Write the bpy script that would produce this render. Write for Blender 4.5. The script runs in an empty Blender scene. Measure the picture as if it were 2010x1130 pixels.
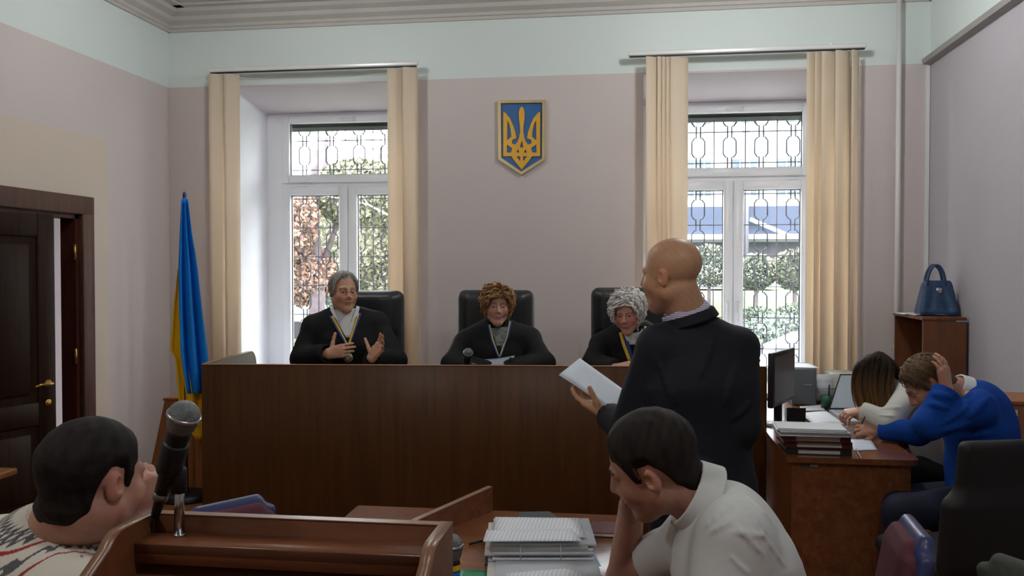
import bpy, bmesh, math, random
import numpy as np
from mathutils import Vector, Matrix
random.seed(7); np.random.seed(7)
SC = bpy.context.scene
COL = SC.collection
rad = math.radians
# ------------------------------------------------------------------ camera
FPX, CX, CY = 1700.0, 1005.0, 565.0
CAM = np.array([0.0, 0.0, 1.68]); YAW = rad(8.2); PIT = rad(1.18)
cr = np.array([math.cos(YAW), math.sin(YAW), 0.0])
cf = np.array([-math.sin(YAW)*math.cos(PIT), math.cos(YAW)*math.cos(PIT), -math.sin(PIT)])
cu = np.cross(cr, cf)
cam = bpy.data.cameras.new('camera'); camo = bpy.data.objects.new('camera', cam); COL.objects.link(camo)
camo.location = CAM; camo.rotation_euler = (rad(90)-PIT, 0, YAW)
cam.sensor_width = 36.0; cam.lens = FPX/2010.0*36.0; cam.clip_start = 0.05; cam.clip_end = 500
SC.camera = camo
# ------------------------------------------------------------------ light and exposure
SKY = 15.0
LAMP = 45.0
SC.view_settings.view_transform = 'Standard'; SC.view_settings.look = 'None'
SC.view_settings.gamma = 1.0; SC.view_settings.exposure = 0.0
SC.view_settings.use_curve_mapping = False
wd = bpy.data.worlds.new('sky'); SC.world = wd; wd.use_nodes = True
_bg = wd.node_tree.nodes['Background']
_bg.inputs[0].default_value = (0.93, 0.965, 1.0, 1); _bg.inputs[1].default_value = SKY
for nm, v in (('max_bounces', 8), ('diffuse_bounces', 5), ('glossy_bounces', 3), ('transmission_bounces', 6), ('transparent_max_bounces', 8)):
    setattr(SC.cycles, nm, v)
SC.cycles.use_denoising = True
SC.cycles.sample_clamp_indirect = 6.0
# ------------------------------------------------------------------ pixel -> place
def ray(px, py): return cf + (px-CX)/FPX*cr - (py-CY)/FPX*cu
def P(px, py, d): return CAM + d*ray(px, py)
def PY(px, py, Y): r = ray(px, py); return CAM + r*(Y/r[1])
def PX(px, py, X): r = ray(px, py); return CAM + r*(X/r[0])
def PZ(px, py, z): r = ray(px, py); return CAM + r*((z-CAM[2])/r[2])
def V(*a): return np.array(a, float)
def nrm(v): v = np.asarray(v, float); return v/(np.linalg.norm(v)+1e-12)
UP = V(0, 0, 1)
# ------------------------------------------------------------------ materials
def lin(c): return tuple(((x/255.0)/12.92 if x/255.0 <= .04045 else ((x/255.0+.055)/1.055)**2.4) for x in c)
MATS = {}
def _new(name):
    m = bpy.data.materials.new(name); m.use_nodes = True
    nt = m.node_tree; b = nt.nodes['Principled BSDF']; MATS[name] = m
    return m, nt, b
def mat(name, rgb, rough=.6, metal=0, spec=.4, var=.06, ns=6.0, bump=0.0, bs=60.0, emit=0, coat=0, trans=0, alpha=None, stretch=(1, 1, 1)):
    if name in MATS: return MATS[name]
    m, nt, b = _new(name); c = lin(rgb); N = nt.nodes; L = nt.links
    tc = N.new('ShaderNodeTexCoord'); mp = N.new('ShaderNodeMapping'); mp.inputs['Scale'].default_value = stretch
    L.new(tc.outputs['Object'], mp.inputs[0])
    no = N.new('ShaderNodeTexNoise'); no.inputs['Scale'].default_value = ns; no.inputs['Detail'].default_value = 4
    L.new(mp.outputs[0], no.inputs['Vector'])
    cr_ = N.new('ShaderNodeValToRGB'); L.new(no.outputs['Fac'], cr_.inputs[0])
    e = cr_.color_ramp.elements; e[0].position = .3; e[1].position = .7
    e[0].color = tuple(x*(1-var) for x in c)+(1,); e[1].color = tuple(min(1, x*(1+var)) for x in c)+(1,)
    L.new(cr_.outputs[0], b.inputs['Base Color'])
    b.inputs['Roughness'].default_value = rough; b.inputs['Metallic'].default_value = metal
    b.inputs['Specular IOR Level'].default_value = spec
    b.inputs['Coat Weight'].default_value = coat; b.inputs['Transmission Weight'].default_value = trans
    if emit: b.inputs['Emission Color'].default_value = c+(1,); b.inputs['Emission Strength'].default_value = emit
    if bump:
        n2 = N.new('ShaderNodeTexNoise'); n2.inputs['Scale'].default_value = bs; n2.inputs['Detail'].default_value = 3
        L.new(mp.outputs[0], n2.inputs['Vector'])
        bp = N.new('ShaderNodeBump'); bp.inputs['Strength'].default_value = bump; bp.inputs['Distance'].default_value = .01
        L.new(n2.outputs['Fac'], bp.inputs['Height']); L.new(bp.outputs[0], b.inputs['Normal'])
    return m
def wood(name, c1, c2, rough=.35, axis=2, scale=1.0, spec=.5):
    if name in MATS: return MATS[name]
    m, nt, b = _new(name); N = nt.nodes; L = nt.links
    tc = N.new('ShaderNodeTexCoord'); mp = N.new('ShaderNodeMapping')
    s = [14*scale]*3; s[axis] = .9*scale; mp.inputs['Scale'].default_value = s
    L.new(tc.outputs['Object'], mp.inputs[0])
    no = N.new('ShaderNodeTexNoise'); no.inputs['Scale'].default_value = 2.2; no.inputs['Detail'].default_value = 8; no.inputs['Distortion'].default_value = .6
    L.new(mp.outputs[0], no.inputs['Vector'])
    n3 = N.new('ShaderNodeTexNoise'); n3.inputs['Scale'].default_value = 14; n3.inputs['Detail'].default_value = 4
    L.new(mp.outputs[0], n3.inputs['Vector'])
    ad = N.new('ShaderNodeMath'); ad.operation = 'MULTIPLY_ADD'; ad.inputs[1].default_value = .3
    L.new(n3.outputs['Fac'], ad.inputs[0]); L.new(no.outputs['Fac'], ad.inputs[2])
    rp = N.new('ShaderNodeValToRGB'); L.new(ad.outputs[0], rp.inputs[0])
    e = rp.color_ramp.elements; e[0].position = .45; e[1].position = .85
    e[0].color = lin(c1)+(1,); e[1].color = lin(c2)+(1,)
    L.new(rp.outputs[0], b.inputs['Base Color'])
    b.inputs['Roughness'].default_value = rough; b.inputs['Specular IOR Level'].default_value = spec
    bp = N.new('ShaderNodeBump'); bp.inputs['Strength'].default_value = .04; bp.inputs['Distance'].default_value = .002
    L.new(ad.outputs[0], bp.inputs['Height']); L.new(bp.outputs[0], b.inputs['Normal'])
    return m
def vcol(name, rough=.6, spec=.3, bump=0, bs=200, sss=0):
    """material that takes its colour from the mesh's own colour attribute"""
    if name in MATS: return MATS[name]
    m, nt, b = _new(name); N = nt.nodes; L = nt.links
    at = N.new('ShaderNodeAttribute'); at.attribute_name = 'Col'
    L.new(at.outputs['Color'], b.inputs['Base Color'])
    b.inputs['Roughness'].default_value = rough; b.inputs['Specular IOR Level'].default_value = spec
    if sss:
        b.inputs['Subsurface Weight'].default_value = sss; b.inputs['Subsurface Scale'].default_value = .006
    if bump:
        tc = N.new('ShaderNodeTexCoord'); n2 = N.new('ShaderNodeTexNoise'); n2.inputs['Scale'].default_value = bs
        L.new(tc.outputs['Object'], n2.inputs['Vector'])
        bp = N.new('ShaderNodeBump'); bp.inputs['Strength'].default_value = bump; bp.inputs['Distance'].default_value = .004
        L.new(n2.outputs['Fac'], bp.inputs['Height']); L.new(bp.outputs[0], b.inputs['Normal'])
    return m
def translucent(name, rgb, w=.35):
    m, nt, b = _new(name); N = nt.nodes; L = nt.links; c = lin(rgb)
    b.inputs['Base Color'].default_value = c+(1,); b.inputs['Roughness'].default_value = .8
    t = N.new('ShaderNodeBsdfTranslucent'); t.inputs[0].default_value = c+(1,)
    mx = N.new('ShaderNodeMixShader'); mx.inputs[0].default_value = w
    L.new(b.outputs[0], mx.inputs[1]); L.new(t.outputs[0], mx.inputs[2])
    L.new(mx.outputs[0], N['Material Output'].inputs[0])
    return m
def glass(name, tint=(1, 1, 1)):
    m, nt, b = _new(name); N = nt.nodes; L = nt.links
    tr = N.new('ShaderNodeBsdfTransparent'); tr.inputs[0].default_value = tint+(1,)
    gl = N.new('ShaderNodeBsdfGlossy'); gl.inputs['Roughness'].default_value = .02
    lw = N.new('ShaderNodeLayerWeight'); lw.inputs[0].default_value = .5
    pw = N.new('ShaderNodeMath'); pw.operation = 'POWER'; pw.inputs[1].default_value = 5.0; L.new(lw.outputs['Facing'], pw.inputs[0])
    fr = N.new('ShaderNodeMath'); fr.operation = 'MULTIPLY_ADD'; fr.inputs[1].default_value = .6; fr.inputs[2].default_value = .025; L.new(pw.outputs[0], fr.inputs[0])
    mx = N.new('ShaderNodeMixShader'); L.new(fr.outputs[0], mx.inputs[0])
    L.new(tr.outputs[0], mx.inputs[1]); L.new(gl.outputs[0], mx.inputs[2]); L.new(mx.outputs[0], N['Material Output'].inputs[0])
    return m
# ------------------------------------------------------------------ objects
def wloc(o):
    p = np.zeros(3)
    while o is not None: p = p+np.array(o.location); o = o.parent
    return p
def tag(o, label=None, cat=None, group=None, kind=None):
    if label: o['label'] = label
    if cat: o['category'] = cat
    if group: o['group'] = group
    if kind: o['kind'] = kind
    return o
def thing(name, loc, label, cat, group=None):
    o = bpy.data.objects.new(name, None); COL.objects.link(o); o.location = tuple(loc); o.empty_display_size = .1
    return tag(o, label, cat, group)
def link_mesh(name, me, m, parent=None, origin=None):
    """me is in world coordinates; re-based onto the parent or onto its own base"""
    n = len(me.vertices); co = np.empty(n*3, np.float32); me.vertices.foreach_get('co', co); co = co.reshape(-1, 3)
    if parent is not None: base = wloc(parent)
    elif origin is not None: base = np.array(origin, float)
    else: base = np.array([(co[:, 0].min()+co[:, 0].max())/2, (co[:, 1].min()+co[:, 1].max())/2, co[:, 2].min()])
    co -= base.astype(np.float32); me.vertices.foreach_set('co', co.ravel()); me.update()
    o = bpy.data.objects.new(name, me); COL.objects.link(o)
    if parent is not None: o.parent = parent
    else: o.location = tuple(base)
    if m is not None:
        for q in (m if isinstance(m, (list, tuple)) else [m]): me.materials.append(q)
    return o
def copy_tree(o, parent=None):
    c = o.copy(); COL.objects.link(c)
    if parent is not None: c.parent = parent
    for ch in list(o.children): copy_tree(ch, c)
    return c
class MB:
    def __init__(s): s.v = []; s.f = []; s.smooth = []
    def add(s, vs, fs, smooth=False):
        n = len(s.v); s.v += [tuple(map(float, p)) for p in vs]
        s.f += [tuple(i+n for i in f) for f in fs]; s.smooth += [smooth]*len(fs); return s
    def box(s, lo, hi, bev=0.0, seg=2):
        lo = np.minimum(lo, hi).astype(float) if True else lo; hi2 = np.maximum(lo, hi)
        c = (np.array(lo)+np.array(hi2))/2; sz = np.array(hi2)-np.array(lo)
        return s.obox(c, np.eye(3), sz, bev, seg)
    def obox(s, c, R, sz, bev=0.0, seg=2):
        """oriented box; rows of R are its axes"""
        R = np.asarray(R, float); c = np.asarray(c, float)
        if bev <= 0:
            vs = [c+R.T@(np.array([x, y, z])*sz/2) for x in (-1, 1) for y in (-1, 1) for z in (-1, 1)]
            return s.add(vs, [(0, 1, 3, 2), (4, 6, 7, 5), (0, 4, 5, 1), (2, 3, 7, 6), (0, 2, 6, 4), (1, 5, 7, 3)])
        bm = bmesh.new(); bmesh.ops.create_cube(bm, size=1)
        for v in bm.verts: v.co = Vector((v.co.x*sz[0], v.co.y*sz[1], v.co.z*sz[2]))
        bmesh.ops.bevel(bm, geom=bm.edges[:], offset=min(bev, min(sz)*.49), segments=seg, affect='EDGES', profile=.5)
        bm.verts.ensure_lookup_table()
        vs = [c+R.T@np.array(v.co) for v in bm.verts]; fs = [tuple(v.index for v in f.verts) for f in bm.faces]
        bm.free(); return s.add(vs, fs, True)
    def tube(s, pts, r, n=8, cap=True, closed=False):
        pts = [np.asarray(p, float) for p in pts]; m = len(pts); rs = r if isinstance(r, (list, tuple)) else [r]*m
        rings = []; prev = None
        for i, p in enumerate(pts):
            a = pts[i-1] if (i > 0 or closed) else p; b = pts[(i+1) % m] if (i < m-1 or closed) else p
            t = nrm(b-a)
            if prev is None: prev = np.cross(t, UP if abs(t[2]) < .9 else V(1, 0, 0))
            x = nrm(prev-t*np.dot(prev, t)); prev = x; y = np.cross(t, x)
            rings.append([p+rs[i]*(math.cos(2*math.pi*k/n)*x+math.sin(2*math.pi*k/n)*y) for k in range(n)])
        vs = [q for rg in rings for q in rg]; fs = []
        for i in range(m-1 if not closed else m):
            j = (i+1) % m
            for k in range(n): fs.append((i*n+k, i*n+(k+1) % n, j*n+(k+1) % n, j*n+k))
        if cap and not closed: fs += [tuple(range(n-1, -1, -1)), tuple((m-1)*n+k for k in range(n))]
        return s.add(vs, fs, True)
    def lathe(s, prof, c=(0, 0, 0), R=None, n=24, cap=True):
        """prof: (radius, height) pairs; R rows = x,y,axis"""
        R = np.eye(3) if R is None else np.asarray(R); c = np.asarray(c, float); vs = []; fs = []; m = len(prof)
        for r, h in prof:
            for k in range(n):
                a = 2*math.pi*k/n; vs.append(c+R.T@np.array([r*math.cos(a), r*math.sin(a), h]))
        for i in range(m-1):
            for k in range(n): fs.append((i*n+k, i*n+(k+1) % n, (i+1)*n+(k+1) % n, (i+1)*n+k))
        if cap: fs += [tuple(range(n-1, -1, -1)), tuple((m-1)*n+k for k in range(n))]
        return s.add(vs, fs, True)
    def prism(s, poly, ext):
        """poly: 3-D points in a plane; extruded by vector ext"""
        poly = [np.asarray(p, float) for p in poly]; n = len(poly); ext = np.asarray(ext, float)
        nn = np.zeros(3)
        for i in range(n): nn += np.cross(poly[i]-poly[0], poly[(i+1) % n]-poly[0])
        if np.dot(nn, ext) > 0: poly = poly[::-1]
        vs = poly+[p+ext for p in poly]
        fs = [tuple(range(n)), tuple(range(2*n-1, n-1, -1))]+[(i, n+i, n+(i+1) % n, (i+1) % n) for i in range(n)]
        return s.add(vs, fs)
    def sheet(s, grid, th=0.0, smooth=True):
        """grid[i][j] of points; th gives it thickness along its normals"""
        g = np.asarray(grid, float); a, b = g.shape[:2]
        if th:
            du = np.gradient(g, axis=0); dv = np.gradient(g, axis=1); nn = np.cross(du, dv); nn /= np.linalg.norm(nn, axis=2, keepdims=True)+1e-12
            g2 = g-nn*th
        idx = lambda i, j: i*b+j
        fs = [(idx(i, j), idx(i, j+1), idx(i+1, j+1), idx(i+1, j)) for i in range(a-1) for j in range(b-1)]
        vs = list(g.reshape(-1, 3))
        if th:
            o = a*b; vs += list(g2.reshape(-1, 3)); fs += [tuple(o+q for q in f[::-1]) for f in list(fs)]
            bd = [(i, 0) for i in range(a)]+[(a-1, j) for j in range(1, b)]+[(i, b-1) for i in range(a-2, -1, -1)]+[(0, j) for j in range(b-2, 0, -1)]
            ids = [idx(*q) for q in bd]
            for k in range(len(ids)): p, q = ids[k], ids[(k+1) % len(ids)]; fs.append((p, q, o+q, o+p))
        return s.add(vs, fs, smooth)
    def xf(s, M):
        M = Matrix(M); s.v = [tuple(M@Vector(p)) for p in s.v]; return s
    def mesh(s, name):
        me = bpy.data.meshes.new(name); me.from_pydata(s.v, [], s.f)
        if any(s.smooth):
            me.polygons.foreach_set('use_smooth', s.smooth)
        me.update(); bm = bmesh.new(); bm.from_mesh(me); bmesh.ops.recalc_face_normals(bm, faces=bm.faces[:]); bm.to_mesh(me); bm.free()
        return me
    def build(s, name, m, parent=None, origin=None, autos=None):
        me = s.mesh(name)
        if autos is not None:
            try: me.set_sharp_from_angle(angle=rad(autos))
            except Exception: pass
        return link_mesh(name, me, m, parent, origin)
def box(name, lo, hi, m, parent=None, bev=0.0, **k): return MB().box(np.minimum(lo, hi), np.maximum(lo, hi), bev).build(name, m, parent, **k)
def local(o_loc, rz):  # matrix of a thing built in its own frame
    return Matrix.Translation(Vector(o_loc))@Matrix.Rotation(rz, 4, 'Z')
# ------------------------------------------------------------------ smooth solids (signed distance -> one continuous surface)
def smin(a, b, k):
    if k <= 0: return np.minimum(a, b)
    h = np.maximum(k-np.abs(a-b), 0)/k
    return np.minimum(a, b)-h*h*k*.25
class Sdf:
    def __init__(s): s.o = []
    def _put(s, fn, lo, hi, k, m): s.o.append((fn, np.asarray(lo, float), np.asarray(hi, float), k, m)); return s
    def ell(s, c, A, r, k=.01, m=0):
        c = np.asarray(c, float); A = np.asarray(A, float); r = np.asarray(r, float); R = max(r)
        def fn(p):
            q = (p-c)@A.T; k0 = np.linalg.norm(q/r, axis=1); k1 = np.linalg.norm(q/(r*r), axis=1)+1e-9
            return k0*(k0-1)/k1
        return s._put(fn, c-R, c+R, k, m)
    def cone(s, a, b, ra, rb, k=.01, m=0, ax=None, sc=1.0):
        a = np.asarray(a, float); b = np.asarray(b, float); ba = b-a; l2 = np.dot(ba, ba)+1e-12
        w = None if ax is None else nrm(ax)
        def fn(p):
            pa = p-a; t = np.clip(pa@ba/l2, 0, 1); q = pa-t[:, None]*ba
            if w is not None: q = q-np.outer(q@w, w)*(1-1/sc)
            d = np.sqrt((q*q).sum(1))-(ra+t*(rb-ra))
            return d*min(1, sc)
        R = max(ra, rb)*max(1, sc)
        return s._put(fn, np.minimum(a, b)-R, np.maximum(a, b)+R, k, m)
    def cyl(s, a, b, ra, rb, k=.003, m=0, rd=.003, ax=None, sc=1.0):
        a = np.asarray(a, float); b = np.asarray(b, float); L = np.linalg.norm(b-a); n = (b-a)/L
        w = None if ax is None else nrm(ax)
        def fn(p):
            pa = p-a; y = pa@n; q = pa-np.outer(y, n)
            if w is not None: q = q-np.outer(q@w, w)*(1-1/sc)
            t = np.clip(y/L, 0, 1); u = np.sqrt((q*q).sum(1))-(ra+t*(rb-ra))+rd; v = np.maximum(-y, y-L)+rd
            return np.minimum(np.maximum(u, v), 0)+np.sqrt(np.maximum(u, 0)**2+np.maximum(v, 0)**2)-rd
        R = max(ra, rb)*max(1, sc)
        return s._put(fn, np.minimum(a, b)-R, np.maximum(a, b)+R, k, m)
    def rbox(s, c, A, r, rd=.01, k=.01, m=0):
        c = np.asarray(c, float); A = np.asarray(A, float); r = np.asarray(r, float)
        def fn(p):
            q = np.abs((p-c)@A.T)-(r-rd); return np.linalg.norm(np.maximum(q, 0), axis=1)+np.minimum(q.max(1), 0)-rd
        R = np.linalg.norm(r)
        return s._put(fn, c-R, c+R, k, m)
    def cut(s, p, n, k=.004):
        """keep the side the normal points away from"""
        p = np.asarray(p, float); n = nrm(n)
        return s._put(lambda q: (q-p)@n, V(-99, -99, -99), V(99, 99, 99), k, 2)
    def warp(s, fn): return s._put(fn, V(-99, -99, -99), V(99, 99, 99), 0, 3)
    def ev(s, p, mar=.05):
        d = np.full(len(p), 1e2)
        for fn, lo, hi, k, m in s.o:
            if m == 3: w = np.abs(d) < .2; d[w] += fn(p[w]); continue
            if m == 2:
                d = -smin(-d, -fn(p), k); continue
            g = mar+k
            w = np.all((p > lo-g) & (p < hi+g), axis=1)
            if not w.any(): continue
            q = fn(p[w])
            d[w] = smin(d[w], q, k) if m == 0 else -smin(-d[w], q, k)
        return d
    def mesh(s, name, h=.004, color=None):
        un = [(lo, hi) for fn, lo, hi, k, m in s.o if m == 0]
        lo = np.min([u[0] for u in un], 0)-.03; hi = np.max([u[1] for u in un], 0)+.03
        S = 16; n = np.ceil((hi-lo)/(h*S)).astype(int)
        c = np.stack(np.meshgrid(*[np.arange(i) for i in n], indexing='ij'), -1).reshape(-1, 3)
        while True:
            step = h*S
            d = s.ev(lo+(c+.5)*step, mar=step*1.6)
            c = c[np.abs(d) < step*1.45]
            if S == 1: break
            S //= 2
            off = np.array([(x, y, z) for x in (0, 1) for y in (0, 1) for z in (0, 1)])
            c = (c[:, None, :]*2+off).reshape(-1, 3)
        big = n*16+3
        key = lambda q: (q[..., 0]*big[1]+q[..., 1])*big[2]+q[..., 2]
        off = np.array([(x, y, z) for x in (0, 1) for y in (0, 1) for z in (0, 1)])
        cc = c[:, None, :]+off
        ck = key(cc); uk, inv = np.unique(ck, return_inverse=True); inv = inv.reshape(ck.shape)
        ux = uk//(big[1]*big[2]); uy = (uk//big[2]) % big[1]; uz = uk % big[2]
        pos = lo+np.stack([ux, uy, uz], 1)*h
        dv = s.ev(pos, mar=h*4); cd = dv[inv]
        sg = cd < 0; act = sg.any(1) & ~sg.all(1)
        c = c[act]; cd = cd[act]; cc = cc[act]
        acc = np.zeros((len(c), 3)); cnt = np.zeros(len(c))
        for i in range(8):
            for j in range(i+1, 8):
                if np.abs(off[i]-off[j]).sum() != 1: continue
                a, b = cd[:, i], cd[:, j]; w = (a < 0) != (b < 0)
                t = np.where(w, a/np.where(w, a-b, 1), 0)[:, None]
                acc += np.where(w[:, None], off[i]+(off[j]-off[i])*t, 0); cnt += w
        vert = lo+(c+acc/cnt[:, None])*h
        k = key(c); od = np.argsort(k); ks = k[od]
        def find(q):
            kq = key(q); i = np.searchsorted(ks, kq); i = np.minimum(i, len(ks)-1); ok = ks[i] == kq
            return np.where(ok, od[i], -1)
        quads = []
        for ax in range(3):
            e = np.zeros(3, int); e[ax] = 1; b = np.zeros(3, int); b[(ax+1) % 3] = 1; g = np.zeros(3, int); g[(ax+2) % 3] = 1
            j = int(np.where((off == e).all(1))[0][0])
            w = (cd[:, 0] < 0) != (cd[:, j] < 0); q = c[w]; neg = cd[w, 0] < 0
            ids = np.stack([find(q), find(q-b), find(q-b-g), find(q-g)], 1)
            ok = (ids >= 0).all(1); ids = ids[ok]; neg = neg[ok]
            ids[~neg] = ids[~neg][:, ::-1]; quads.append(ids)
        quads = np.concatenate(quads)
        me = bpy.data.meshes.new(name)
        me.vertices.add(len(vert)); me.vertices.foreach_set('co', vert.astype(np.float32).ravel())
        me.loops.add(len(quads)*4); me.loops.foreach_set('vertex_index', quads.astype(np.int32).ravel())
        me.polygons.add(len(quads)); me.polygons.foreach_set('loop_start', np.arange(len(quads), dtype=np.int32)*4)
        me.update(calc_edges=True); me.validate()
        me.polygons.foreach_set('use_smooth', np.ones(len(me.polygons), bool))
        if color is not None:
            colr = color(vert) if callable(color) else np.tile(lin(color), (len(vert), 1))
            at = me.attributes.new('Col', 'FLOAT_COLOR', 'POINT')
            at.data.foreach_set('color', np.concatenate([colr, np.ones((len(vert), 1))], 1).astype(np.float32).ravel())
        return me
    def build(s, name, m, parent=None, h=.004, color=None):
        return link_mesh(name, s.mesh(name, h, color), m, parent)
    def hits(s, pix, off=.004, t0=.8, t1=9.0):
        """where the lines of sight through pixels meet the surface, lifted off it (nan where they miss)"""
        R = np.array([nrm(ray(x, y)) for x, y in pix]); t = np.full(len(R), t0); live = np.ones(len(R), bool)
        for _ in range(160):
            i = np.where(live)[0]
            if not len(i): break
            d = s.ev(CAM+R[i]*t[i][:, None], mar=.4); done = d < .0008
            t[i] += np.where(done, 0, np.clip(d, .0008, .15)); live[i[done]] = False; live &= t < t1
        out = CAM+R*(t-off)[:, None]; out[t >= t1] = np.nan
        return out
    def hit(s, px, py, off=.004):
        q = s.hits([(px, py)], off)[0]; return None if np.isnan(q).any() else q
def patch(sd, quad, n=8, off=.006, th=.002):
    """a cloth panel that follows a solid: quad of pixels TL,TR,BR,BL"""
    q = np.array(quad, float); pix = []
    for i in range(n):
        v = i/(n-1)
        for j in range(n): u = j/(n-1); pix.append((q[0]*(1-u)+q[1]*u)*(1-v)+(q[3]*(1-u)+q[2]*u)*v)
    g = sd.hits(pix, off); ok = ~np.isnan(g).any(1); md = np.median((g[ok]-CAM)@cf)
    for i in range(len(g)):
        if not ok[i]: g[i] = P(pix[i][0], pix[i][1], md)
    return MB().sheet(g.reshape(n, n, 3), th)
def ribbon(sd, pix, w, off=.007, th=.0025, per=6):
    """a strip lying on a solid along a line of pixels; w in metres"""
    pts = []
    for (a, b) in zip(pix[:-1], pix[1:]):
        for t in np.linspace(0, 1, per, endpoint=False): pts.append((a[0]+(b[0]-a[0])*t, a[1]+(b[1]-a[1])*t))
    pts.append(pix[-1]); W = sd.hits(pts, off); W = W[~np.isnan(W).any(1)]; g = []
    for i, p in enumerate(W):
        t = nrm(W[min(i+1, len(W)-1)]-W[max(i-1, 0)]); s_ = nrm(np.cross(t, p-CAM)); g.append([p-s_*w/2, p+s_*w/2])
    return MB().sheet(g, th)
# ------------------------------------------------------------------ people
def wob(scale, amp, seed=0, dirs=5):
    rs = np.random.RandomState(seed); D = rs.normal(size=(dirs, 3)); D /= np.linalg.norm(D, axis=1)[:, None]; D *= scale*rs.uniform(.6, 1.5, (dirs, 1)); ph = rs.uniform(0, 6.28, dirs)
    return lambda p: amp*np.sin(p@D.T+ph).sum(1)/math.sqrt(dirs)
class Head:
    def __init__(s, c, yaw=0, pitch=0, roll=0, sc=1.0, base=None):
        """yaw: 0 looks at the camera, + turns to the picture's right; pitch + looks up; roll + leans to the picture's right"""
        c = np.asarray(c, float); b = nrm(V(*(CAM-c)[:2], 0)) if base is None else nrm(base); rt = nrm(np.cross(UP, b))
        # rt: picture-right when facing the camera
        f = math.cos(rad(yaw))*b+math.sin(rad(yaw))*rt; f = nrm(math.cos(rad(pitch))*f+math.sin(rad(pitch))*UP)
        x = nrm(np.cross(f, UP)); u = np.cross(x, f)
        ro = rad(roll); u2 = math.cos(ro)*u+math.sin(ro)*cr_side(u, f, rt); u2 = nrm(u2-f*np.dot(u2, f)); x2 = np.cross(f, u2)
        s.c = c; s.s = sc; s.A = np.array([x2, f, u2])
    def w(s, x, y, z): return s.c+s.s*(V(x, y, z)@s.A)
    def l(s, p): return (p-s.c)@s.A.T/s.s
    def add(s, d, nose=1.0, jaw=1.0, fat=1.0, ears=True):
        w, A, k = s.w, s.A, s.s
        E = lambda x, y, z, r, kk=.012, m=0: d.ell(w(x, y, z), A, np.array(r)*k, kk*k, m)
        C = lambda a, b, ra, rb, kk=.012, m=0: d.cone(w(*a), w(*b), ra*k, rb*k, kk*k, m)
        E(0, -.014, .035, (.077, .098, .084))
        E(0, .03, -.03, (.063*fat, .062, .084), .03)
        C((-.05*fat*jaw, .005, -.055), (0, .07, -.102), .026, .024, .03); C((.05*fat*jaw, .005, -.055), (0, .07, -.102), .026, .024, .03)
        E(0, .08, -.104, (.02, .016, .014), .02)
        for q in (-1, 1):
            E(.04*q*fat, .06, -.028, (.025, .026, .026), .025)
            C((.012*q, .088, .024), (.043*q, .074, .022), .010, .009, .012)
            E(.031*q, .098, .002, (.018, .017, .0125), .012, 1)
            E(.031*q, .074, .002, (.0145, .0145, .0135), .004)
            C((.019*q, .087, .0085), (.043*q, .080, .0075), .0042, .0035, .004)
            C((.02*q, .086, -.006), (.042*q, .079, -.006), .003, .003, .004)
            E(.012*q*nose, .097, -.034, (.0085, .010, .008), .006)
        C((0, .089, .02), (0, .113*1.0, -.026), .0075*nose, .0125*nose, .012)
        E(0, .089, -.052, (.028, .014, .03), .02)
        E(0, .1, -.0615, (.022, .0075, .0052), .005); E(0, .0985, -.0725, (.019, .0075, .006), .005)
        C((-.024, .097, -.067), (.024, .097, -.067), .0022, .0022, .003, 1)
        if ears:
            for q in (-1, 1):
                B = np.array([nrm(A[0]*q*.9-A[1]*.45), nrm(A[1]*.9+A[0]*q*.45), A[2]])
                d.ell(w(.081*q, -.012, -.004), B, np.array((.009, .018, .029))*k, .008*k)
                d.ell(w(.089*q, -.006, .002), B, np.array((.007, .009, .016))*k, .005*k, 1)
    def neck(s, d, base, r=.055, k=.03): d.cone(s.w(0, -.022, -.05), base, r*s.s*.95, r*1.06, k)
    def color(s, skin, lip=(150, 92, 84), brow=(90, 75, 60), stub=None, red=.12, cap=None):
        sk = np.array(lin(skin)); lp = np.array(lin(lip)); bw = np.array(lin(brow))
        def fn(p):
            q = s.l(p); c = np.tile(sk, (len(p), 1)); x = np.abs(q[:, 0]); y = q[:, 1]; z = q[:, 2]
            hd = (np.abs(q) < .2).all(1)
            nz = .06*np.sin(p@V(160, 90, 130))*np.sin(p@V(70, -120, 95)); c *= (1+nz)[:, None]
            def mix(w, col): 
                w = np.clip(w, 0, 1)[:, None]; c[:] = c*(1-w)+col*w
            ck = np.exp(-((x-.045)**2+(z+.03)**2)/.0006)*(y > .03)*hd; mix(ck*red*2, sk*V(1.12, .8, .75))
            ear = hd*(x > .076)*(y < .02)*(y > -.05)*(z < .035); mix(ear*.5, sk*V(1.15, .78, .72))
            if stub is not None: mix(hd*(z < -.045)*(y > 0)*stub*1.0, sk*V(.6, .6, .62))
            if cap is not None: mix(hd*np.clip((z-.0+.35*(y*-1))/.05, 0, 1)*(y < .06)*cap, sk*V(.7, .72, .75))
            mix(np.exp(-((x/.021)**4+((z+.067)/.0105)**4))*(y > .08)*hd*.85, lp)
            mix(hd*(y > .055)*np.clip(1.6-np.abs(z-(.029-.15*np.abs(x-.03)))/.004, 0, 1)*(x > .013)*(x < .05)*.9, bw)
            return c
        return fn
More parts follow.
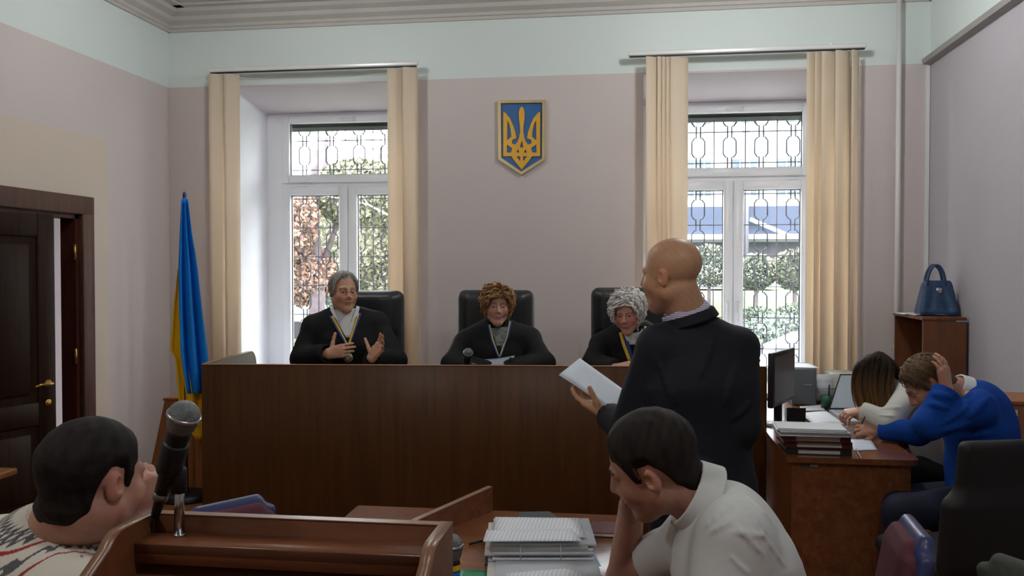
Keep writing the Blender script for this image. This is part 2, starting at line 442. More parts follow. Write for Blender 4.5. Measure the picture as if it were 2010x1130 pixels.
    def eyes(s, parent, iris=(70, 60, 50)):
        for q in (-1, 1):
            c = s.w(.031*q, .0762, .001); me = MB()
            n = 12; rings = []
            R = np.array([s.A[0], s.A[2], s.A[1]]); r = .0128*s.s
            prof = [(r*math.sin(a), r*math.cos(a)) for a in np.linspace(math.pi-.05, .05, 14)]
            me.lathe(prof, c, np.array([s.A[0], s.A[2], -np.cross(s.A[0], s.A[2])]) if False else np.array([s.A[0], -s.A[2], s.A[1]]), n)
            m2 = me.mesh('eye'); N = len(m2.vertices); co = np.array([v.co[:] for v in m2.vertices])
            t = (co-c)@s.A[1]/r; colr = np.where(t[:, None] > .96, np.array(lin((15, 12, 10))), np.where(t[:, None] > .86, np.array(lin(iris)), np.array(lin((205, 198, 192)))))
            at = m2.attributes.new('Col', 'FLOAT_COLOR', 'POINT'); at.data.foreach_set('color', np.concatenate([colr, np.ones((N, 1))], 1).astype(np.float32).ravel())
            link_mesh('eye', m2, vcol('eye_ball', .15, .5), parent)
    LINE = ([-.13, -.075, -.05, -.036, -.022, .010, .016, .032, .038, .056, .074, .1], [-.082, -.078, -.045, .012, .034, .033, -.006, -.006, .026, .046, .070, .074])
    def hair(s, nb, t0=.008, line=None, slope=.4, vol=None, nr=.055, noise=None):
        """hair as a layer that thins out towards the hairline; line: height of the hairline along the side of the head"""
        hd = Sdf(); s.add(hd, ears=False); s.neck(hd, nb, nr); ly, lz = line or s.LINE; d = Sdf()
        def fn(p):
            q = s.l(p); g = q[:, 2]-np.interp(q[:, 1], ly, lz)
            g = np.minimum(g, .2); th = np.clip(g*slope*(1-.6*np.clip((q[:, 1]-.03)/.03, 0, 1)), -.012, t0)
            if noise is not None:
                f = np.clip(th/t0*1.5, 0, 1)
                for w_ in noise: th = th+w_(p)*f
            if vol is not None: th = np.where(th > 0, th*(1+vol(q)), th)
            return hd.ev(p, .3)-th*s.s
        c = s.w(0, -.01, .02); d._put(fn, c-.2*s.s, c+.2*s.s, .0, 0)
        return d
def tubes(paths, radii, n=5):
    """many tapering strands as one mesh; paths (k, m, 3), radii (k, m); returns mesh data with a per-strand shade"""
    pt = np.asarray(paths, float); k, m = pt.shape[:2]; tg = np.gradient(pt, axis=1); tg /= np.linalg.norm(tg, axis=2, keepdims=True)+1e-9
    ref = np.tile(V(.31, .52, .79), (k, m, 1)); x = np.cross(tg, ref); x /= np.linalg.norm(x, axis=2, keepdims=True)+1e-9; y = np.cross(tg, x)
    a = np.arange(n)*2*math.pi/n; ring = pt[:, :, None, :]+radii[:, :, None, None]*(np.cos(a)[None, None, :, None]*x[:, :, None, :]+np.sin(a)[None, None, :, None]*y[:, :, None, :])
    v = ring.reshape(-1, 3); i = np.arange(k*m*n).reshape(k, m, n); j = np.roll(i, -1, 2)
    q = np.stack([i[:, :-1], j[:, :-1], j[:, 1:], i[:, 1:]], -1).reshape(-1, 4)
    return v, q
def strand_mesh(name, paths, radii, colors, m, parent):
    v, q = tubes(paths, radii); me = bpy.data.meshes.new(name); k, mm = np.asarray(paths).shape[:2]
    me.vertices.add(len(v)); me.vertices.foreach_set('co', v.astype(np.float32).ravel()); me.loops.add(len(q)*4); me.loops.foreach_set('vertex_index', q.astype(np.int32).ravel())
    me.polygons.add(len(q)); me.polygons.foreach_set('loop_start', np.arange(len(q), dtype=np.int32)*4); me.update(calc_edges=True); me.polygons.foreach_set('use_smooth', np.ones(len(q), bool))
    c = np.repeat(np.asarray(colors), 5, axis=1).reshape(-1, 3) if np.asarray(colors).ndim == 3 else np.repeat(np.asarray(colors), mm*5, axis=0)
    at = me.attributes.new('Col', 'FLOAT_COLOR', 'POINT'); at.data.foreach_set('color', np.concatenate([c, np.ones((len(c), 1))], 1).astype(np.float32).ravel())
    return link_mesh(name, me, m, parent)
def curly(H, parent, m, line, n, L, lift, curl, freq, c1, c2, seed=0, r=.0042, segs=12, part=.0):
    """curly head of hair: locks rooted on the scalp that fall away from the parting"""
    rs = np.random.RandomState(seed); ctr = V(0, -.014, .035); R0 = V(.078, .1, .086); P_ = []; 
    while len(P_) < n:
        u = rs.normal(size=3); u /= np.linalg.norm(u); p = ctr+u*R0
        if p[2] > np.interp(p[1], *line)+.004: P_.append((p, u))
    paths = np.zeros((n, segs, 3)); side = rs.uniform(.7, 1.3, n); ph = rs.uniform(0, 6.28, n); cols = []
    for i, (p, u) in enumerate(P_):
        lay = lift*rs.uniform(.35, 1.0); pos = p.copy(); ln = L*side[i]; st = ln/(segs-1); sx = 1 if pos[0]+rs.normal()*.018 > part else -1
        for j in range(segs):
            f = j/(segs-1); e = (pos-ctr)/R0; nn = e/R0; nn /= np.linalg.norm(nn); 
            dv = V(sx*.55*(1-min(1, abs(pos[0])/.08)), -.12 if pos[1] < .05 else -.45, -1.0); dv = dv-nn*np.dot(dv, nn)*.9+nn*max(0, .9-2.2*f); dv /= np.linalg.norm(dv)+1e-9
            pos = pos+dv*st
            rr = np.linalg.norm((pos-ctr)/(R0+lay*min(1, f*2.5+.15)))
            if rr < 1 and pos[2] > -.05: pos = ctr+(pos-ctr)/rr
            if pos[1] > .05 and pos[2] < .068 and abs(pos[0]) < .062: pos[0] = sx*.062
            t1 = np.cross(dv, nn); w_ = curl*min(1, f*2)
            paths[i, j] = pos+t1*w_*math.sin(freq*6.28*f+ph[i])+nn*w_*math.cos(freq*6.28*f+ph[i])
    t = rs.uniform(0, 1, (n, 1)); cols = np.array(lin(c1))*(1-t)+np.array(lin(c2))*t
    rad_ = np.outer(r*rs.uniform(.7, 1.3, n), np.interp(np.linspace(0, 1, segs), [0, .2, .7, 1], [.8, 1, .9, .25]))*H.s
    return strand_mesh('hair', H.c+H.s*(paths@H.A), rad_, cols, m, parent)
def cropped(H, parent, m, n, c1, c2, seed=0, L=.03, lift=.011, line=None, r=.0019):
    """short combed hair over the base layer"""
    return curly(H, parent, m, line or Head.LINE, n, L, lift, .0012, .6, c1, c2, seed, r, 6)
def cr_side(u, f, rt): return nrm(rt-u*np.dot(rt, u)) if abs(np.dot(rt, f)) < .95 else np.cross(f, u)
def hand(d, wrist, dr, pn, side, curl=(25, 30, 20), spread=6, s=1.0, thumb=(.8, .55, .25), tcurl=15, curls=None, k=.005):
    """side 'r' / 'l'; dr wrist->knuckles, pn the way the palm faces"""
    y = nrm(dr); z = nrm(np.asarray(pn, float)-y*np.dot(pn, y)); x = np.cross(y, z)*(1 if side == 'r' else -1)
    W = np.asarray(wrist, float); g = lambda a, b, c: W+s*(a*x+b*y+c*z)
    kn = [(.031, .092, 0), (.010, .097, -.002), (-.011, .092, -.001), (-.030, .083, .002)]
    for i, q in enumerate(kn):
        d.cone(g(q[0]*.55, .0, 0), g(*q), .0185*s, .0135*s, .012)
    d.cone(g(.016, .03, .008), g(.028, .06, .01), .017*s, .013*s, .012)
    ln = [.072, .08, .074, .057]; rr = [.0096, .0098, .0092, .0082]
    for i, q in enumerate(kn):
        a = rad(spread*(1.5-i)); dv = nrm(math.cos(a)*y+math.sin(a)*x); p = g(*q); ang = 0; cl = curls[i] if curls else curl
        for j, fr in enumerate((.45, .31, .24)):
            ang += rad(cl[j]); v = math.cos(ang)*dv+math.sin(ang)*z; e = p+v*ln[i]*fr*s
            d.cone(p, e, rr[i]*s*(1-.08*j), rr[i]*s*(.92-.08*j), k); p = e
    p = g(.022, .022, .006); v = nrm(thumb[0]*x+thumb[1]*y+thumb[2]*z)
    bend = nrm(y*.6+z*.5-x*.6)
    for j, (L, r) in enumerate(((.042, .0145), (.033, .0112), (.027, .0102))):
        e = p+v*L*s; d.cone(p, e, r*s, r*s*.92, .008 if j == 0 else k); p = e; v = nrm(v+bend*math.tan(rad(tcurl)))
def folds(s, lines, r=.004, k=.012, n=6):
    """cloth folds: thin tapering ridges laid on a solid along lines of pixels"""
    for a, b_ in lines:
        q = s.hits([(a[0]+(b_[0]-a[0])*t, a[1]+(b_[1]-a[1])*t) for t in np.linspace(0, 1, n)], 0)
        if np.isnan(q).any() or np.linalg.norm(np.diff(q, axis=0), axis=1).max() > .06: continue
        rr = [r*math.sin(math.pi*(.08+.84*t)) for t in np.linspace(0, 1, n)]
        for i in range(n-1): s.cone(q[i], q[i+1], rr[i], rr[i+1], k)
def arm(d, sh, el, wr, e=0, r=(.054, .043, .03), k=.02):
    d.cone(sh, el, r[0]+e, r[1]+e, k); d.cone(el, wr, r[1]+e, r[2]+e, k)
def cuff(d, el, wr, r, ext=.0, k=.008):
    n = nrm(np.asarray(wr)-np.asarray(el)); d.cyl(np.asarray(wr)-n*.05, np.asarray(wr)+n*ext, r*1.05, r, k)
    d.cyl(np.asarray(wr)+n*(ext-.012), np.asarray(wr)+n*(ext+.02), r-.006, r-.006, .002, 1)
def collar(nb, ax, r, h, th=.005, open_dir=None, tilt=0.0, sc=1.12, side=None):
    """stand-and-fall collar: a ring round the neck, open in front"""
    d = Sdf(); ax = nrm(ax); nb = np.asarray(nb, float)
    d.cyl(nb, nb+ax*h, r+.012, r, .002, 0, .003, side, sc); d.cyl(nb-ax*.02, nb+ax*(h+.03), r+.012-th, r-th, .002, 1, .001, side, sc)
    if open_dir is not None: d.cone(nb+nrm(open_dir)*r*1.2-ax*.02, nb+nrm(open_dir)*r*1.2+ax*(h+.02), .022, .035, .004, 1)
    return d
# ------------------------------------------------------------------ the room
YB, XL, XR, ZC, YR = 6.8, -3.88, 2.14, 3.83, -3.2
ZP = 3.205                                    # where the pink paint ends
YF = 7.5                                      # plane of the window frames
def paint(name, lower, upper, reveal=None, patch_=None):
    m, nt, b = _new(name); N = nt.nodes; L = nt.links
    g = N.new('ShaderNodeNewGeometry'); sp = N.new('ShaderNodeSeparateXYZ'); L.new(g.outputs['Position'], sp.inputs[0])
    def gt(sock, v):
        q = N.new('ShaderNodeMath'); q.operation = 'GREATER_THAN'; L.new(sock, q.inputs[0]); q.inputs[1].default_value = v; return q.outputs[0]
    def mul(a, c):
        q = N.new('ShaderNodeMath'); q.operation = 'MULTIPLY'; L.new(a, q.inputs[0]); L.new(c, q.inputs[1]); return q.outputs[0]
    def mix(f, a, c):
        q = N.new('ShaderNodeMix'); q.data_type = 'RGBA'; L.new(f, q.inputs['Factor'])
        for s_, v in (('A', a), ('B', c)):
            sk = [i for i in q.inputs if i.name == s_ and i.type == 'RGBA'][0]
            if isinstance(v, tuple): sk.default_value = lin(v)+(1,)
            else: L.new(v, sk)
        return [o for o in q.outputs if o.type == 'RGBA'][0]
    no = N.new('ShaderNodeTexNoise'); no.inputs['Scale'].default_value = 1.3; no.inputs['Detail'].default_value = 5; L.new(g.outputs['Position'], no.inputs['Vector'])
    col = mix(gt(sp.outputs['Z'], ZP), lower, upper)
    if patch_:
        y1, z1, c = patch_
        a = N.new('ShaderNodeMath'); a.operation = 'LESS_THAN'; L.new(sp.outputs['Y'], a.inputs[0]); a.inputs[1].default_value = y1
        z = N.new('ShaderNodeMath'); z.operation = 'LESS_THAN'; L.new(sp.outputs['Z'], z.inputs[0]); z.inputs[1].default_value = z1
        col = mix(mul(a.outputs[0], z.outputs[0]), col, c)
    if reveal:
        col = mix(gt(sp.outputs['Y'], YB+.004), col, reveal)
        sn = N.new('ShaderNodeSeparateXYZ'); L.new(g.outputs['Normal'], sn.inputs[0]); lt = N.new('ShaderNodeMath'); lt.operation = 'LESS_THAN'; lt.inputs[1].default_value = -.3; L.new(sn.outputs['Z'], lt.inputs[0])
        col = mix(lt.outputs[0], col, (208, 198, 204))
    hs = N.new('ShaderNodeHueSaturation'); L.new(col, hs.inputs['Color'])
    mr = N.new('ShaderNodeMapRange'); mr.inputs['To Min'].default_value = .95; mr.inputs['To Max'].default_value = 1.05; L.new(no.outputs['Fac'], mr.inputs[0]); L.new(mr.outputs[0], hs.inputs['Value'])
    L.new(hs.outputs[0], b.inputs['Base Color']); b.inputs['Roughness'].default_value = .75; b.inputs['Specular IOR Level'].default_value = .25
    n2 = N.new('ShaderNodeTexNoise'); n2.inputs['Scale'].default_value = 25; L.new(g.outputs['Position'], n2.inputs['Vector'])
    bp = N.new('ShaderNodeBump'); bp.inputs['Strength'].default_value = .06; bp.inputs['Distance'].default_value = .01; L.new(n2.outputs['Fac'], bp.inputs['Height']); L.new(bp.outputs[0], b.inputs['Normal'])
    return m
PINK, PALE = (203, 193, 190), (213, 222, 219)
m_back = paint('paint_back', PINK, PALE, (226, 226, 230))
pp = PX(210, 275, XL)
m_left = paint('paint_left', PINK, PALE, None, (float(pp[1]), float(pp[2]), (206, 192, 178)))
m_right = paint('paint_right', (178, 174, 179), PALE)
m_ceil = mat('ceiling_paint', (188, 184, 178), .85, var=.03)
m_white = mat('white_trim', (222, 224, 222), .5, var=.02)
def S(o): o['kind'] = 'structure'; return o
xw1 = float(PY(457, 300, YB)[0]); xw2 = float(PY(792, 300, YB)[0])
xw3 = float(PY(1263, 300, YB)[0]); xw4 = float(PY(1665, 300, YB)[0])
ZL, ZS, ZF = 3.19, .74, 3.085
b = MB()
for x0, x1 in ((XL-.3, xw1), (xw2, xw3), (xw4, XR+.3)): b.box((x0, YB, 0), (x1, YF+.35, ZC+.1))
for x0, x1 in ((xw1, xw2), (xw3, xw4)):
    b.box((x0, YB, ZL+.0), (x1, YF+.35, ZC+.1)); b.box((x0, YB, 0), (x1, YF+.35, ZS))
    b.prism([(x0, YB, ZL), (x0, YF+.1, ZL), (x0, YF+.1, ZF), (x0, YF, ZF)], (x1-x0, 0, 0))
S(b.build('wall_back', m_back, origin=(0, 0, 0)))
DY0, DY1, DZ = 4.25, 5.62, 2.09                 # door opening in the left wall
b = MB(); b.box((XL-.125, YR, 0), (XL, DY0, ZC+.1)); b.box((XL-.125, DY1, 0), (XL, YB, ZC+.1)); b.box((XL-.125, DY0, DZ), (XL, DY1, ZC+.1))
S(b.build('wall_left', m_left, origin=(0, 0, 0)))
S(box('wall_right', (XR, YR, 0), (XR+.2, YB, ZC+.1), m_right, origin=(0, 0, 0)))
S(box('wall_rear', (XL-.25, YR-.2, 0), (XR+.2, YR, ZC+.1), mat('rear_paint', (205, 190, 186), .8, var=.03), origin=(0, 0, 0)))
S(box('ceiling', (XL-.25, YR-.2, ZC), (XR+.2, YB+.2, ZC+.15), m_ceil, origin=(0, 0, 0)))
# parquet floor
m_fl = wood('parquet', (120, 72, 38), (160, 104, 58), .3, 1, .6)
S(box('floor', (XL-.25, YR-.2, -.12), (XR+.2, YB+.1, 0), m_fl, origin=(0, 0, 0)))
# plaster cornice: stepped profile run round the room
prof = [(0, 3.66), (.018, 3.66), (.018, 3.685), (.03, 3.69), (.03, 3.715), (.075, 3.74), (.085, 3.77), (.14, 3.79), (.16, 3.815), (.23, 3.815), (.23, ZC+.02), (0, ZC+.02)]
S(MB().prism([(XL, YB-a, z) for a, z in prof], (XR-XL, 0, 0)).build('trim_1', m_ceil, origin=(0, 0, 0)))
S(MB().prism([(XL+a, YR, z) for a, z in prof], (0, YB-YR, 0)).build('trim_2', m_ceil, origin=(0, 0, 0)))
S(MB().prism([(XR-a, YR, z) for a, z in prof], (0, YB-YR, 0)).build('trim_3', m_ceil, origin=(0, 0, 0)))
# ledge along the right wall under the pale band, and the white strip in the corner
S(MB().prism([(XR-a, YR, z) for a, z in ((0, 3.19), (.055, 3.2), (.06, 3.235), (.03, 3.26), (0, 3.26))], (0, YB-YR, 0)).build('trim_4', mat('ledge_grey', (150, 148, 144), .6), origin=(0, 0, 0)))
S(box('trim_5', (XR-.03, YB-.012, 0), (XR-.004, YB, 3.2), m_white, origin=(0, 0, 0)))
m_base = wood('baseboard_wood', (78, 44, 24), (110, 66, 38), .4, 0)
S(box('baseboard_back', (XL, YB-.018, 0), (XR, YB, .09), m_base, origin=(0, 0, 0)))
S(box('baseboard_right', (XR-.018, YR, 0), (XR, YB, .09), m_base, origin=(0, 0, 0)))
S(box('baseboard_left', (XL, YR, 0), (XL+.018, DY0-.12, .09), m_base, origin=(0, 0, 0)))
# heating pipe on the back wall
pa = PY(1763, 300, YB-.05)
t = thing('heating_pipe', (pa[0], YB-.05, 0), 'tall white painted heating pipe running up the wall right of the window', 'pipe')
MB().tube([(pa[0], YB-.05, 0), (pa[0], YB-.05, 3.83)], .019, 12).build('pipe', mat('pipe_paint', (214, 212, 210), .35, var=.02), t)
for z in (1.1, 2.6): MB().box((pa[0]-.012, YB-.05, z), (pa[0]+.012, YB, z+.02)).build('bracket', m_white, t)
# ------------------------------------------------------------------ windows
m_pvc = mat('white_plastic_frame', (240, 242, 246), .3, var=.01)
m_gl = glass('window_glass')
m_dark = mat('dark_gasket', (30, 32, 36), .6)
def window(n, x0, x1, xm):
    w = thing('window_%d' % n, ((x0+x1)/2, YF, ZS), None, None); S(w)
    fr = MB(); y0, y1 = YF-.02, YF+.06
    fr.box((x0-.1, y0, ZS), (x0+.055, y1, ZF)); fr.box((x1-.055, y0, ZS), (x1+.1, y1, ZF))
    xa, xc = x0+.055, x1-.055; fr.box((xa, y0, ZF-.05), (xc, y1, ZF+.05)); fr.box((xa, y0, ZS), (xc, y1, ZS+.06)); fr.box((xa, y0, 2.42), (xc, y1, 2.475))
    fr.box((xm-.025, y0, ZS+.06), (xm+.025, y1, 2.42))
    fr.build('frame', m_pvc, w)
    def sash(a, b_, z0, z1, nm, wid=.078):
        s_ = MB(); Y0, Y1 = YF-.05, YF+.03
        s_.box((a, Y0, z0), (a+wid, Y1, z1), .006, 1); s_.box((b_-wid, Y0, z0), (b_, Y1, z1), .006, 1)
        s_.box((a+wid, Y0, z0), (b_-wid, Y1, z0+wid), .006, 1); s_.box((a+wid, Y0, z1-wid), (b_-wid, Y1, z1), .006, 1)
        o = s_.build(nm, m_pvc, w)
        g = MB(); q = .006
        for aa, bb, zz0, zz1 in ((a+wid, a+wid+q, z0+wid, z1-wid), (b_-wid-q, b_-wid, z0+wid, z1-wid), (a+wid, b_-wid, z0+wid, z0+wid+q), (a+wid, b_-wid, z1-wid-q, z1-wid)):
            g.box((aa, YF-.012, zz0), (bb, YF+.0, zz1))
        g.build('gasket', m_dark, o)
        box('pane', (a+wid, YF-.008, z0+wid), (b_-wid, YF-.002, z1-wid), m_gl, o)
        return o
    f = sash(x0+.045, x1-.045, 2.465, ZF-.02, 'fanlight_sash', .07)
    h = MB().box((xm-.07, YF-.075, 3.012), (xm+.07, YF-.05, 3.028), .005, 2); h.box((xm+.05, YF-.07, 3.0), (xm+.08, YF-.05, 3.04), .004, 1); h.build('handle', m_white, f)
    a = sash(x0+.045, xm-.004, ZS+.05, 2.43, 'sash'); c = sash(xm+.004, x1-.045, ZS+.05, 2.43, 'sash')
    for s_, o in ((-1, a), (1, c)):
        hx = xm+s_*.045
        h = MB().box((hx-.012, YF-.06, 1.33), (hx+.012, YF-.05, 1.42), .004, 1); h.box((hx-.009, YF-.085, 1.25), (hx+.009, YF-.065, 1.4), .006, 2); h.build('handle', m_white, o)
    for hx in (x0+.24, x1-.2): MB().box((hx-.05, YF-.06, 2.432), (hx+.05, YF-.045, 2.448), .004, 1).build('hinge_cover', m_pvc, w)
    box('window_sill', (x0-.08, YB-.06, ZS-.035), (x1+.08, YF-.055, ZS+.012), m_pvc, w, .008)
    # outer lintel; the shadow of the outer reveal is painted in its dark colour
    box('outer_lintel', (x0-.1, YF+.12, 2.985), (x1+.1, YF+.35, ZF+.1), mat('shaded_lintel', (38, 38, 42), .9), w)
    l = bpy.data.lights.new('portal', 'AREA'); l.shape = 'RECTANGLE'; l.size = x1-x0+.2; l.size_y = ZF-ZS+.1; l.cycles.is_portal = True
    lo = bpy.data.objects.new('window_portal', l); COL.objects.link(lo); lo.parent = w; lo.location = (0, .38, (ZF-ZS)/2); lo.rotation_euler = (rad(-90), 0, 0)
    return w
fx1 = float(PY(545, 300, YF-.03)[0]); fm1 = float(PY(684, 450, YF-.03)[0]); fx2 = 2*fm1-fx1
fm2 = float(PY(1439, 450, YF-.03)[0]); fx4 = float(PY(1603, 300, YF-.03)[0]); fx3 = 2*fm2-fx4
window(1, fx1, fx2, fm1); window(2, fx3, fx4, fm2)
# wall fill between the frames and the opening (splayed white reveals)
for i, (a, b_, c, d_) in enumerate(((xw1, fx1-.1, fx2+.1, xw2), (xw3, fx3-.1, fx4+.1, xw4))):
    q = MB()
    if b_ > a: q.prism([(a, YB+.005, ZS), (b_, YF, ZS), (b_, YF+.3, ZS), (a, YF+.3, ZS)], (0, 0, ZL-ZS))
    if c < d_: q.prism([(d_, YB+.005, ZS), (c, YF, ZS), (c, YF+.3, ZS), (d_, YF+.3, ZS)], (0, 0, ZL-ZS))
    if q.v: S(q.build('trim_%d' % (6+i), mat('reveal_white', (226, 226, 230), .7, var=.02), origin=(0, 0, 0)))
# ------------------------------------------------------------------ iron grilles outside
m_iron = mat('grille_iron', (70, 72, 78), .6, .3)
def link_shape():
    r = .0065; w, h = .055, .085; p = [(-w, 0, -h+.03), (-w, 0, h-.03), (-w+.022, 0, h), (-.018, 0, h), (-.018, 0, h+.05)]
    q = [(-x, 0, z) for x, _, z in p[::-1]]; b_ = MB().tube(p, r, 5); b_.tube(q, r, 5)
    b_.tube([(x, 0, -z) for x, _, z in (p[1:])][:0] or [(-w, 0, -h+.03), (-w+.022, 0, -h), (-.018, 0, -h), (-.018, 0, -h-.05)], r, 5)
    b_.tube([(w, 0, -h+.03), (w-.022, 0, -h), (.018, 0, -h), (.018, 0, -h-.05)], r, 5)
    return b_.mesh('link')
LINK = None
def grille(x0, x1, label):
    global LINK
    Y = YF+.28; t = thing('window_grille', ((x0+x1)/2, Y, ZS), label, 'grille', 'iron grilles outside the windows')
    nc = 5; st = (x1-x0)/nc
    if LINK is None: LINK = link_shape(); LINK.materials.append(m_iron)
    zz = np.arange(ZS+.12, ZF, .27)
    for i in range(nc):
        x = x0+st*(i+.5)
        for z in zz:
            o = bpy.data.objects.new('link', LINK); COL.objects.link(o); o.parent = t; o.location = (x-(x0+x1)/2, 0, z-ZS)
        if i: MB().tube([(x0+st*i, Y, ZS-.1), (x0+st*i, Y, ZF)], .005, 5).build('vertical_bar', m_iron, t)
    for z in zz+.135: MB().tube([(x0-.1, Y, z), (x1+.1, Y, z)], .005, 5).build('horizontal_bar', m_iron, t)
grille(fx1, fx2, 'wrought iron grille of linked rectangles outside the window behind the flag side')
grille(fx3, fx4, 'wrought iron grille of linked rectangles outside the window behind the standing man')
# ------------------------------------------------------------------ vertical blinds
m_rail = mat('blind_rail_metal', (226, 226, 224), .28, .15, var=.02)
m_slat = translucent('blind_fabric', (246, 232, 212), .45)
def blind(rail, slats, label, loops):
    YS = YB-.14; a = PY(rail[0], rail[1], YS); c = PY(rail[2], rail[3], YS); z = (a[2]+c[2])/2
    t = thing('vertical_blind', ((a[0]+c[0])/2, YS, .6), label, 'blind', 'vertical blinds at the two windows')
    MB().box((a[0], YS-.022, z-.018), (c[0], YS+.022, z+.018), .01, 3).build('rail', m_rail, t)
    box('rail_groove', (a[0]+.01, YS-.012, z-.026), (c[0]-.01, YS+.012, z-.018), m_dark, t)
    for f in (.12, .86):
        x = a[0]+(c[0]-a[0])*f; MB().box((x-.015, YS-.012, z+.015), (x+.015, YB, z+.03), .003, 1).build('bracket', m_rail, t)
    for i, (p0, p1, dy) in enumerate(slats):
        q0 = PY(p0, 400, YS-.03+dy); q1 = PY(p1, 400, YS+.03+dy); g = []
        n = 5
        for zz in (z-.035, 1.9, .62):
            row = []
            for j in range(n):
                u = j/(n-1); pt = q0*(1-u)+q1*u; row.append((pt[0], pt[1]-.012*math.sin(math.pi*u), zz))
            g.append(row)
        s_ = MB().sheet(g, .0012).build('slat', m_slat, t)
    # bead chain that sags between the two stacks
    for dz in loops:
        x0, x1 = PY(slats[0][1], 400, YS)[0], PY(slats[-1][0], 400, YS)[0]
        pts = [(x0+(x1-x0)*u, YS+.02, z-.045-dz*4*u*(1-u)) for u in np.linspace(0, 1, 15)]
        MB().tube(pts, .0018, 5).build('chain', m_white, t)
    return t
blind((412, 139, 820, 124), [(411, 443, -.02), (441, 472, .0), (761, 795, .0), (791, 821, -.02)], 'cream vertical blind drawn apart at the window beside the flag', (.05, .075))
blind((1233, 106, 1700, 90), [(1267, 1292, -.03), (1290, 1302, -.02), (1299, 1310, -.01), (1307, 1318, .0), (1315, 1350, .01), (1582, 1601, .02), (1598, 1614, .01), (1611, 1641, .0), (1638, 1666, -.02), (1670, 1684, -.02)], 'cream vertical blind drawn apart at the window behind the standing man', ())
# ------------------------------------------------------------------ door in the left wall
m_door = wood('door_wood', (34, 21, 13), (50, 32, 19), .6, 2, 1, .12)
m_dtrim = wood('door_frame_wood', (70, 46, 36), (92, 62, 50), .5, 2, 1, .25)
m_brass = mat('brass', (190, 150, 80), .3, .9, var=.05)
d = thing('door_1', (XL, (DY0+DY1)/2, 0), None, None); S(d)
f = MB(); w = .11
f.box((XL-.02, DY1-.02, 0), (XL+.03, DY1+w, DZ+w), .008, 2); f.box((XL-.02, DY0-w, 0), (XL+.03, DY0+.02, DZ+w), .008, 2); f.box((XL-.02, DY0-w, DZ-.02), (XL+.031, DY1+w, DZ+w), .008, 2)
f.build('architrave', m_dtrim, d)
f = MB(); f.box((XL-.125, DY1-.05, 0), (XL-.01, DY1, DZ)); f.box((XL-.125, DY0, 0), (XL-.01, DY0+.05, DZ)); f.box((XL-.125, DY0, DZ-.05), (XL-.01, DY1, DZ)); f.build('jamb', wood('jamb_wood', (66, 30, 24), (84, 42, 34), .5, 2, 1, .2), d)
def leaf(hinge, ang, L, name):
    """door leaf with two sunk panels; ang from the wall towards the room"""
    u = V(math.sin(ang), math.cos(ang), 0); n = V(math.cos(ang), -math.sin(ang), 0); R = np.array([u, n, UP]); th = .045; H = DZ-.06
    h = np.array(hinge, float); B = MB()
    def bx(a0, a1, z0, z1, t_=th, off=0, bev=.004): B.obox(h+u*(a0+a1)/2+n*off+UP*(z0+z1)/2, R, np.array([a1-a0, t_, z1-z0]), bev, 1)
    bx(0, .12, .01, H); bx(L-.12, L, .01, H); bx(.12, L-.12, H-.14, H); bx(.12, L-.12, .01, .2); bx(.12, L-.12, .72, .86)
    o = B.build(name, m_door, d)
    for z0, z1 in ((.2, .72), (.86, H-.14)):
        B = MB(); bx(.12, L-.12, z0, z1, .018, 0, 0); bx(.17, L-.17, z0+.05, z1-.05, .034, 0, .008); B.build('panel', m_door, o)
    for s_ in (-1, 1):
        k = MB(); c = h+u*(L-.06)+n*s_*(th/2)+UP*.97
        k.lathe([(.0, 0), (.026, 0), (.026, .006), (.012, .012), (.010, .045), (0, .045)], c, np.array([u, np.cross(n*s_, u), n*s_]), 16)
        k.tube([c+n*s_*.045, c+n*s_*.05-u*.03, c+n*s_*.048-u*.08+UP*.004, c+n*s_*.05-u*.125-UP*.004], [.01, .010, .0085, .007], 10)
        e = h+u*(L-.06)+n*s_*(th/2)+UP*.85
        k.lathe([(.0, 0), (.022, 0), (.022, .006), (.014, .01), (0, .011)], e, np.array([u, np.cross(n*s_, u), n*s_]), 16)
        k.build('handle', m_brass, o)
    return o
leaf((XL+.03, DY0+.05, 0), rad(15), .735, 'leaf')
for z in (.3, 1.02, 1.75):
    MB().tube([(XL-.015, DY1-.05, z), (XL-.015, DY1-.05, z+.11)], .011, 8).build('hinge', m_brass, d)
# corridor beyond the door
m_cor = mat('corridor_paint', (168, 158, 160), .8, var=.03)
b = MB(); b.box((XL-2.0, 2.2, 0), (XL-1.8, 8.2, 2.9)); b.box((XL-2.0, 2.0, 0), (XL-.125, 2.2, 2.9)); b.box((XL-2.0, 8.2, 0), (XL-.125, 8.4, 2.9)); b.box((XL-2.0, 2.0, 2.9), (XL-.125, 8.4, 3.0))
S(b.build('wall_corridor', m_cor, origin=(0, 0, 0)))
S(box('floor_corridor', (XL-2.0, 2.0, -.12), (XL-.125, 8.4, 0), m_fl, origin=(0, 0, 0)))
